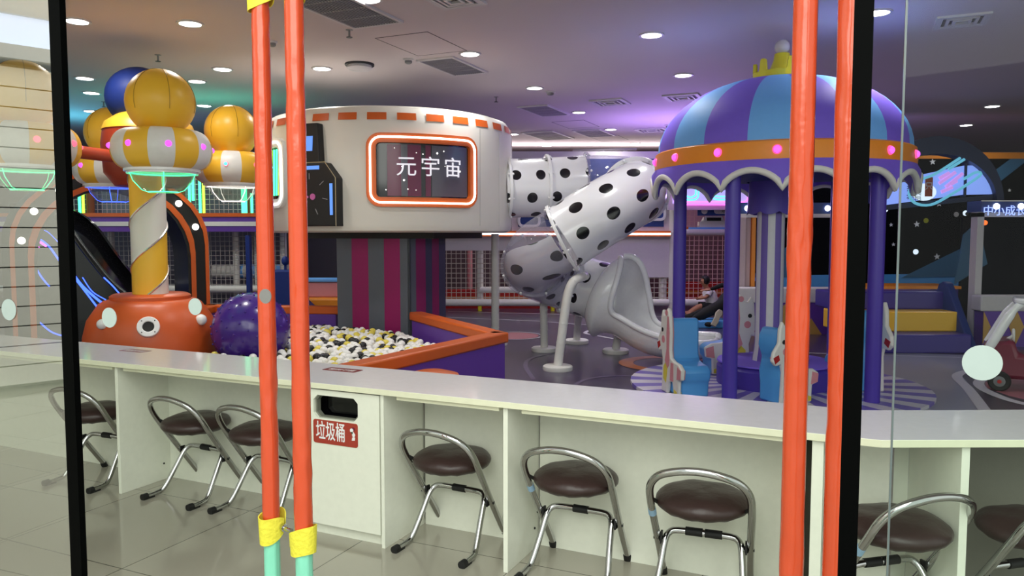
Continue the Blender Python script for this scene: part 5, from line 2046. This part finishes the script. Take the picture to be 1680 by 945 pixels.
rw = thing('padded_wall', 'white and purple padded wall with ochre diamonds behind the toy car', 'padded wall', (rx(1660), 10.7, 0))
Y3 = 10.3
f4 = lambda px: fx(px, Y3)
g4 = lambda py: fz(py, Y3)
i_ = Matrix.Translation(-rw.location)
MB().box((f4(1617), Y3, 0), (f4(1900), Y3 + .2, g4(511))).xf(i_).build('purple_pad', pit_pur, rw, smooth=0)
MB().box((f4(1611), Y3 - .02, g4(511)), (f4(1900), Y3 + .22, g4(485))).xf(i_).build('white_cap', wall_wht, rw, smooth=0, bevel=.02)
m = MB()
for c_ in (1617, 1672):
    x = f4(c_)
    zm = (g4(511) + .06) / 2
    m.prism([(x, .04), (x + .1, zm), (x, g4(511) - .0), (x - (.1 if c_ > 1620 else 0), zm)], Y3 - .012, Y3, 0, Mb)
m.xf(i_).build('diamond_patch', tri_m, rw, smooth=0)

# white door frame with orange-lit game screen
df = thing('game_booth', 'white-framed dark game booth with blue fascia, round bulbs and neon characters', 'booth', (f4(1660), 10.9, 0))
Y4 = 10.6
f5 = lambda px: fx(px, Y4)
g5 = lambda py: fz(py, Y4)
i_ = Matrix.Translation(-df.location)
MB().box((f5(1601), Y4, .0), (f5(1612), Y4 + .15, g5(349))).box((f5(1601), Y4, g5(356)), (f5(1900), Y4 + .15, g5(348))).xf(i_).build('white_frame', wall_wht, df, smooth=0)
MB().box((f5(1604), Y4 - .03, g5(348)), (f5(1900), Y4 + .3, g5(330))).xf(i_).build('fascia', blue_board, df, smooth=0)
MB().box((f5(1604), Y4 - .04, g5(331)), (f5(1900), Y4 - .02, g5(329))).xf(i_).build('edge_light', white_vin, df, smooth=0)
m = MB()
for px in (1628, 1668):
    m.ball((f5(px), Y4 - .04, g5(339)), .042, 14)
m.xf(i_).build('bulb', e_bulb, df)
text_mesh('lettering', '中小成长日', .15, i_ @ T(f5(1650), Y4 - .05, g5(347)) @ RX(PI / 2), E('neon_pale', (.35, .45, 1), 1.4), df, .004)
bk = MB().box((f5(1612), Y4 + .5, .5), (f5(1900), Y4 + .55, g5(356))).xf(i_).build('dark_screen', mat('screen_black', rgb(10, 12, 24), .5, spec=.08), df, smooth=0)
m = MB()
m.prism([(f5(1600), g5(470)), (f5(1655), g5(435)), (f5(1636), g5(362)), (f5(1612), g5(385))], Y4 + .47, Y4 + .49, 0, Mb)
m.xf(i_).build('blue_beam', teal_p, bk, smooth=0)
MB().ball((f5(1635), Y4 + .3, g5(365)), .035, 12).xf(i_).build('red_lamp', e_orange, bk)

# star wall: black backdrop printed with stars, planets and teal shapes
sw = thing('star_backdrop', 'black outer space backdrop with white stars and teal shapes at right', 'backdrop', (rx(1450), 13.2, 0))
Y5 = 13.1
f6 = lambda px: fx(px, Y5)
g6 = lambda py: fz(py, Y5)
i_ = Matrix.Translation(-sw.location)
space_m = mat('space_black', rgb(7, 7, 12), .6, spec=.06)
MB().box((f6(1228), Y5, 0), (f6(1900), Y5 + .1, g6(258))).xf(i_).build('panel', space_m, sw, smooth=0)
MB().box((f6(1228), Y5 - .03, g6(262)), (f6(1900), Y5 + .12, g6(252))).xf(i_).build('orange_trim', or_band, sw, smooth=0)
m = MB()
m.prism([(f6(1228), g6(475)), (f6(1900), g6(475)), (f6(1900), g6(448)), (f6(1700), g6(448)), (f6(1228), g6(452))], Y5 - .012, Y5, 0, Mb)
m.prism([(f6(1480), g6(455)), (f6(1640), g6(452)), (f6(1590), g6(400)), (f6(1540), g6(425))], Y5 - .02, Y5 - .012, 1, Mb)
m.prism([(f6(1600), g6(300)), (f6(1650), g6(262)), (f6(1680), g6(262)), (f6(1620), g6(310))], Y5 - .02, Y5, 1, Mb)
m.prism([(f6(1235), g6(455)), (f6(1300), g6(455)), (f6(1290), g6(405)), (f6(1255), g6(425))], Y5 - .02, Y5 - .012, 1, Mb)
m.xf(i_).build('printed_shape', [blue_seat, teal_p], sw, smooth=0)
m = MB()


def star(cx_, cz_, r, rot=0.1):
    pts = []
    for k in range(10):
        a = PI / 2 + rot + k * PI / 5
        q_ = r if k % 2 == 0 else r * .42
        pts.append((cx_ + q_ * math.cos(a), cz_ + q_ * math.sin(a)))
    m.prism(pts, Y5 - .022, Y5 - .012, 0, Mb)


for px, py, r in ((1523, 267, .055), (1536, 335, .05), (1501, 368, .055), (1593, 368, .055), (1536, 421, .055), (1459, 369, .035), (1464, 401, .035), (1650, 313, .03), (1677, 281, .04), (1250, 380, .03), (1245, 420, .03), (1415, 300, .03), (1400, 420, .03)):
    star(f6(px), g6(py), r)
m.xf(i_).build('star', white_pl, sw, smooth=0)
m = MB()
for px, py, r, mi in ((1449, 344, .045, 0), (1501, 413, .045, 0), (1516, 362, .042, 1), (1565, 352, .042, 2), (1580, 350, .045, 0)):
    m.prism(circle(r, 18, f6(px), g6(py)), Y5 - .02, Y5 - .012, mi, Mb)
m.prism(circle(.03, 14, f6(1582), g6(351)), Y5 - .024, Y5 - .02, 3, Mb)
m.ring(circle(.085, 20, f6(1598), g6(346)), circle(.055, 20, f6(1598), g6(346)), Y5 - .02, Y5 - .012, 0, Mb)
m.xf(i_).build('planet_print', [e_scrw, mat('olive_print', rgb(150, 150, 30), .5), mat('print_grey', rgb(150, 145, 145), .5), black_m], sw, smooth=0)

# arched lightbox screen
sc_ = thing('arched_screen', 'navy arch with glowing blue screens and comet neon outline at right', 'screen', (fx(1530, 11.9), 11.9, 0))
Y6 = 11.9
f7 = lambda px: fx(px, Y6)
g7 = lambda py: fz(py, Y6)
i_ = Matrix.Translation(-sc_.location)
cxa, cza = 1527, 335
o_, n_ = [], []
for k in range(25):
    a = PI * k / 24
    o_.append((f7(cxa + 108 * math.cos(a)), g7(cza - 108 * math.sin(a))))
    n_.append((f7(cxa + 97 * math.cos(a)), g7(cza - 80 * math.sin(a) ** 1.0)))
m = MB()
for k in range(24):
    m.prism([o_[k], o_[k + 1], n_[k + 1], n_[k]], Y6 - .12, Y6 + .12, 0, Mb)
m.prism([(f7(1430), g7(400)), (f7(1440), g7(400)), (f7(1440), g7(335)), (f7(1419), g7(335))], Y6 - .12, Y6 + .12, 0, Mb)
m.xf(i_).build('arch_frame', mat('arch_navy', rgb(28, 42, 84), .35), sc_, smooth=30)
m = MB()
m.prism([(f7(1440), g7(302)), (f7(1575), g7(273)), (f7(1575), g7(320)), (f7(1440), g7(338))], Y6 - .02, Y6 + .05, 0, Mb)
m.prism([(f7(1578), g7(273)), (f7(1609), g7(273)), (f7(1619), g7(292)), (f7(1624), g7(319)), (f7(1578), g7(320))], Y6 - .02, Y6 + .05, 0, Mb)
scr = m.xf(i_).build('screen_panel', e_scr, sc_, smooth=0)
MB().prism([(f7(1440), g7(338)), (f7(1624), g7(320)), (f7(1624), g7(327)), (f7(1440), g7(346))], Y6 - .06, Y6 + .08, 0, Mb).box((f7(1574.5), Y6 - .04, g7(323)), (f7(1578.5), Y6 + .06, g7(268))).xf(i_).build('screen_bezel', mat('arch_navy', rgb(28, 42, 84), .35), sc_, smooth=0)
m = MB()
for (xa, ya, xb, yb) in ((1534, 302, 1560, 284), (1545, 308, 1572, 286), (1538, 316, 1556, 308), (1552, 304, 1563, 298), (1534, 294, 1550, 285)):
    m.tube([(f7(xa), Y6 - .025, g7(ya)), (f7(xb), Y6 - .025, g7(yb))], .028, 8)
m.xf(i_).build('comet_print', e_scrp, scr)
m = MB()
m.prism([(f7(1510 + 20 * math.cos(t)), g7(316 - 14 * math.sin(t))) for t in [2 * PI * k / 24 for k in range(24)]], Y6 - .035, Y6 - .02, 0, Mb)
m.xf(i_).build('comet_head', e_scrw, scr, smooth=0)
m = MB()
m.box((f7(1511), Y6 - .045, g7(323)), (f7(1523), Y6 - .036, g7(292)))
m.xf(i_).build('orange_badge', mat('badge_orange', rgb(190, 84, 50), .5), scr, smooth=0)
text_mesh('lettering', '只', .13, i_ @ T(f7(1517), Y6 - .046, g7(307)) @ RX(PI / 2) @ RZ(0), cloth_wht, scr, .001)
text_mesh('lettering', '旅游星球', .15, i_ @ T(f7(1500), Y6 - .046, g7(313)) @ RX(PI / 2) @ RZ(PI / 2) @ Matrix.Diagonal((.55, .8, 1, 1)), black_m, scr, .001)
text_mesh('lettering', '旅游', .12, i_ @ T(f7(1488), Y6 - .046, g7(316)) @ RX(PI / 2) @ RZ(PI / 2), black_m, scr, .001)
m = MB()
path = [(1560, 262), (1520, 288), (1490, 300), (1480, 318), (1490, 334), (1515, 337), (1545, 322), (1592, 291), (1586, 285), (1567, 296)]
m.tube(smooth_path([(f7(a), Y6 - .14, g7(b)) for a, b in path], 4), .022, 6)
m.tube([(f7(1542), Y6 - .14, g7(280)), (f7(1567), Y6 - .14, g7(264))], .022, 6)
m.xf(i_).build('comet_outline', E('neon_teal', (.15, .5, .7), .8), scr)
for px in (1425, 1630):
    MB().box((f7(px) - .08, Y6 - .1, 0), (f7(px) + .08, Y6 + .1, g7(335))).xf(i_).build('upright', space_m, sc_, smooth=0)

# ---------------------------------------------------------------- toy car
tc_ = thing('ride_on_car', 'crimson ride-on toy car with white roof pillars and black wheels', 'toy car', (5.08, 7.38, 0), math.radians(-30))
body = [(-.42, .16), (-.46, .24), (-.44, .42), (-.38, .47), (-.20, .50), (-.16, .36), (.16, .36), (.20, .46), (.46, .42), (.50, .30), (.48, .16), (.30, .12), (-.28, .12)]
MB().prism(body, -.22, .22, 0, Mb).build('body_shell', crimson, tc_, smooth=30, bevel=.04)
for (x_, y_) in ((-.31, -.22), (-.31, .22), (.32, -.22), (.32, .22)):
    M = T(x_, y_, .098) @ RX(PI / 2)
    w_o = MB().lathe([(.05, -.035), (.085, -.04), (.098, -.025), (.098, .025), (.085, .04), (.05, .035)], 28, 0, M).build('wheel', rubber, tc_)
    MB().lathe([(.052, -.038), (.05, .042), (.03, .045), (1e-4, .045)], 20, 0, M).build('wheel_rim', grey_pl, w_o)
    MB().lathe([(.02, .040), (.018, .052), (1e-4, .053)], 14, 0, M).build('hub_cap', red_v, w_o)
for s in (-1, 1):
    MB().tube(smooth_path([(-.40, s * .2, .42), (-.36, s * .2, .50), (-.22, s * .18, .78), (-.12, s * .17, .86)], 5), [.045] * 10 + [.035] * 6, 10).build('front_pillar', white_pl, tc_)
    MB().tube(smooth_path([(.40, s * .2, .42), (.36, s * .19, .6), (.24, s * .18, .86)], 5), .04, 10).build('rear_pillar', white_pl, tc_)
MB().prism(rrect(.55, .46, .1, 5, .06, 0), .84, .90).build('roof', white_pl, tc_, bevel=.02)
MB().tube([(-.20, .06 * math.cos(t) * 1.2, .52 + .06 * math.sin(t)) for t in [2 * PI * k / 20 for k in range(20)]], .012, 8, closed=True).tube([(-.30, 0, .44), (-.20, 0, .52)], .014, 8).build('steering_wheel', white_vin, tc_)

# ---------------------------------------------------------------- people beside the net


def skin_body(name, chains, mt, parent, sub=2):
    """chains: list of lists of (x,y,z,r); the first vertex of later chains names an index to grow from"""
    vs, es, rs = [], [], []
    for ch in chains:
        start, pts = ch
        prev = start
        for (x, y, z, r) in pts:
            vs.append((x, y, z))
            rs.append(r)
            if prev is not None:
                es.append((prev, len(vs) - 1))
            prev = len(vs) - 1
    me = bpy.data.meshes.new(name)
    me.from_pydata(vs, es, [])
    me.materials.append(mt)
    o = bpy.data.objects.new(name, me)
    C.objects.link(o)
    o.parent = parent
    sk = o.modifiers.new('skin', 'SKIN')
    sk.use_smooth_shade = True
    me.skin_vertices.new() if not me.skin_vertices else None
    for i, r in enumerate(rs):
        me.skin_vertices[0].data[i].radius = (r, r)
    me.skin_vertices[0].data[0].use_root = True
    ss = o.modifiers.new('sub', 'SUBSURF')
    ss.levels = ss.render_levels = sub
    return o


def P_(px, py, Y):
    return atY(px, py, Y)


# child seated, facing left, arms forward
YC = 14.3
cpos = Vector((fx(1164, YC), YC, 0.0))
kid = thing('child', 'child with short black hair and white shirt sitting by the net', 'person', cpos)
bodyc = skin_body('body', [
    (None, [(0.06, 0, .20, .085), (0.05, 0, .30, .085), (0.0, 0, .42, .09), (-0.03, 0, .50, .06), (-0.06, -.0, .545, .035), (-0.085, 0, .60, .07), (-0.095, 0, .655, .075), (-0.09, 0, .70, .05)]),
    (0, [(0.03, -.08, .17, .07), (-0.18, -.12, .20, .055), (-0.32, -.10, .10, .045), (-0.38, -.10, .04, .035), (-.45, -.10, .045, .028)]),
    (0, [(0.03, .08, .17, .07), (-0.16, .14, .16, .055), (-0.28, .16, .08, .045), (-0.34, .16, .04, .035), (-.41, .16, .045, .028)]),
    (2, [(-0.0, -.11, .46, .045), (-0.07, -.13, .36, .035), (-0.20, -.08, .33, .026), (-.235, -.07, .335, .022)]),
    (2, [(-0.0, .11, .46, .045), (-0.07, .13, .36, .035), (-0.19, .08, .31, .026), (-.225, .07, .315, .022)])], skin, kid)
m = MB()
for s in (-1, 1):
    for k in range(4):
        y_ = s * .07 + (k - 1.5) * .010
        m.tube(smooth_path([(-.235, y_, .34 - (s > 0) * .02), (-.262, y_, .342 - (s > 0) * .02), (-.275 + abs(k - 1.5) * .004, y_, .325 - (s > 0) * .02)], 3), .0052, 6)
    m.tube([(-.225, s * .07 - .018, .345 - (s > 0) * .02), (-.25, s * .07 - .024, .352 - (s > 0) * .02)], .006, 6)
m.build('fingers', skin, kid)
m = MB().ball((-0.075, 0, .665), .092, 20, 0, (1, .95, 1.02))
for v in m.v:
    if v.x < -.11 and v.z < .70:
        v.x = -.11 + (v.x + .11) * 0.1
m.build('hair', hair, kid)
m = MB().ball((-.155, -.028, .645), .008, 8).ball((-.155, .028, .645), .008, 8)
m.build('eye', black_m, kid)
MB().ball((-.170, 0, .625), .014, 10, 0, (1, .8, 1.2)).build('nose', skin, kid)
m = MB().tube([(0.062, 0, .21), (0.055, 0, .30), (0.0, 0, .42), (-0.025, 0, .485)], [.115, .118, .125, .075], 16)
for s in (-1, 1):
    m.tube([(-0.0, s * .09, .465), (-0.05, s * .135, .39)], [.065, .052], 12)
m.build('shirt', cloth_wht, kid)
m = MB()
m.tube([(0.07, 0, .235), (0.06, 0, .16)], [.12, .115], 14)
for s in (-1, 1):
    m.tube([(0.04, s * .08, .17), (-0.17, s * .13, .185)], [.085, .068], 12)
m.build('shorts', cloth_blk, kid)

# adult in black kneeling and reaching right, sole of one shoe towards the shopfront
YA = 12.7
ad = thing('adult', 'adult in black clothes kneeling with one shoe sole visible beside the child', 'person', (fx(1190, YA), YA, 0))
sk_ = lambda px, py, dy=0.0: (fx(px, YA) - fx(1190, YA), dy, max(.05, fz(py, YA)))
hip = sk_(1196, 492)
bodya = skin_body('body', [
    (None, [(hip[0], 0, .42, .135), (hip[0] + .12, .05, .50, .13), (hip[0] + .28, .1, .58, .14), (hip[0] + .42, .12, .64, .10), (hip[0] + .50, .12, .68, .05), (hip[0] + .58, .12, .74, .085), (hip[0] + .62, .12, .80, .08)]),
    (0, [(hip[0] - .12, -.10, .36, .11), (hip[0] - .38, -.15, .24, .09), (hip[0] - .62, -.12, .10, .07), (hip[0] - .50, -.28, .07, .05), (hip[0] - .36, -.38, .06, .042)]),
    (0, [(hip[0] - .05, .12, .34, .11), (hip[0] - .30, .30, .20, .085), (hip[0] - .56, .42, .09, .065), (hip[0] - .85, .46, .07, .05)]),
    (2, [(hip[0] + .28, -.10, .56, .06), (hip[0] + .30, -.22, .36, .045), (hip[0] + .20, -.30, .16, .036), (hip[0] + .16, -.32, .07, .03)]),
    (2, [(hip[0] + .22, .28, .60, .06), (hip[0] + .0, .34, .66, .045), (hip[0] - .16, .34, .60, .035), (hip[0] - .22, .34, .58, .03)])], cloth_blk, ad)
MB().ball((hip[0] + .62, .12, .80), .105, 20).build('hair', hair, ad)
m = MB().ball((hip[0] - .26, .34, .575), .045, 12, 0, (1.4, .8, .5))
for k in range(4):
    m.tube([(hip[0] - .29, .31 + k * .02, .575), (hip[0] - .35 - .005 * k, .31 + k * .02, .565), (hip[0] - .375, .31 + k * .02, .55)], .009, 6)
m.tube([(hip[0] - .25, .30, .575), (hip[0] - .29, .275, .57)], .010, 6)
m.build('hand', skin, ad)
m = MB().prism([(-.045, -.14), (.035, -.14), (.05, -.05), (.038, .02), (.055, .10), (.03, .15), (-.03, .15), (-.055, .08), (-.04, 0)], -.02, .03, 0, T(hip[0] - .30, -.42, .17) @ RY(math.radians(28)) @ RX(math.radians(75)))
m.build('shoe', mat('shoe_sole', rgb(176, 168, 150), .6), ad, smooth=30, bevel=.008)

# blue mat under them
o = MB().box((-.9, -.25, 0), (.6, .25, .12)).build('floor_mat', blue_seat, smooth=0, bevel=.02, loc=(fx(1215, 12.6), 12.6, 0))
tag(o, 'light blue padded floor block beside the adult in black', 'floor block')

# ---------------------------------------------------------------- floor markings (vinyl inlays)
inl_w = mat('inlay_white', rgb(214, 210, 218), .3)
inl_g = mat('inlay_grey', rgb(150, 150, 166), .28)
inl_o = mat('inlay_orange', rgb(196, 110, 56), .3)
inl_p = mat('inlay_pink', rgb(176, 108, 118), .3)
inl_d = mat('inlay_dark', rgb(66, 62, 76), .3)
inl_l = mat('inlay_lilac', rgb(104, 92, 124), .3)


def inlay(pxs, mt, z, nm='floor_inlay'):
    pts = [atZ(a, b, 0)[:2] for a, b in pxs]
    return struct(MB().prism(pts, 0.0005, z).build(nm, mt, smooth=0))


fp = inlay([(1436, 700), (1436, 583), (1452, 578), (1610, 583), (1900, 583), (1900, 700)], inl_g, 0.002, 'floor_grey_zone')


def strip(pts, w, mt, z=0.004, closed=False):
    P = [Vector(p) for p in pts]
    n = len(P)
    L_, R_2 = [], []
    for i in range(n):
        t = (P[(i + 1) % n] - P[i - 1]) if closed else (P[min(i + 1, n - 1)] - P[max(i - 1, 0)])
        t = Vector((t.x, t.y, 0)).normalized()
        s = Vector((-t.y, t.x, 0)) * w / 2
        L_.append(P[i] + s)
        R_2.append(P[i] - s)
    vs = [Vector((p.x, p.y, z)) for p in L_ + R_2]
    k = n if closed else n - 1
    o = MB().add(vs, [(i, (i + 1) % n, n + (i + 1) % n, n + i) for i in range(k)]).build('floor_line', mt, smooth=0)
    return struct(o)


def g(px, py):
    p = atZ(px, py, 0)
    return Vector((p.x, p.y, 0))


strip([g(735, 511), g(880, 515), g(1100, 520)], .05, inl_w)
strip([g(735, 521), g(880, 527), g(985, 535)], .05, inl_w)
c = g(843, 551)
strip([c + Vector((.42 * math.cos(2 * PI * k / 40), .42 * math.sin(2 * PI * k / 40), 0)) for k in range(40)], .035, inl_w, .005, True)
o = MB().prism(circle(.37, 40), .001, .003, 0, Matrix.Translation(c)).build('floor_disc', inl_p, smooth=0)
struct(o)
strip(smooth_path([g(1200, 575), g(1060, 564), g(985, 552), (g(960, 546)), g(985, 538), g(1010, 534)], 6), .06, inl_w)
c = g(1095, 597)
strip([c + Vector((.48 * math.cos(2 * PI * k / 48), .48 * math.sin(2 * PI * k / 48), 0)) for k in range(48)], .17, inl_o, .005, True)
struct(MB().prism(circle(.39, 40), .001, .003, 0, Matrix.Translation(c)).build('floor_disc', inl_l, smooth=0))
strip(smooth_path([g(875, 622), g(862, 600), g(872, 588), g(905, 580)], 6), .05, inl_l, .003)
c = g(1035, 640)
strip([c + Vector((.55 * math.cos(2 * PI * k / 48), .75 * math.sin(2 * PI * k / 48), 0)) for k in range(48)], .045, inl_l, .003, True)
strip([g(1448, 583), g(1610, 588), g(1680, 590)], .04, inl_w)
inlay([(1574, 612), (1625, 607), (1680, 608), (1680, 690), (1640, 690)], inl_d, 0.003)
strip(smooth_path([g(1620, 680), g(1590, 640), g(1570, 618), g(1590, 609), g(1620, 607), g(1700, 606)], 6), .10, inl_w, .005)
strip(smooth_path([g(1700, 668), g(1650, 655), g(1612, 638), g(1608, 625), g(1640, 615), g(1690, 612)], 6), .10, inl_w, .005)
inlay([(1618, 636), (1616, 628), (1640, 620), (1700, 616), (1700, 660), (1655, 650)], inl_p, 0.004)
strip([g(1442, 635), g(1462, 672)], .12, inl_w, .004)
strip([g(1248, 577), g(1436, 583)], .04, inl_w, .004)
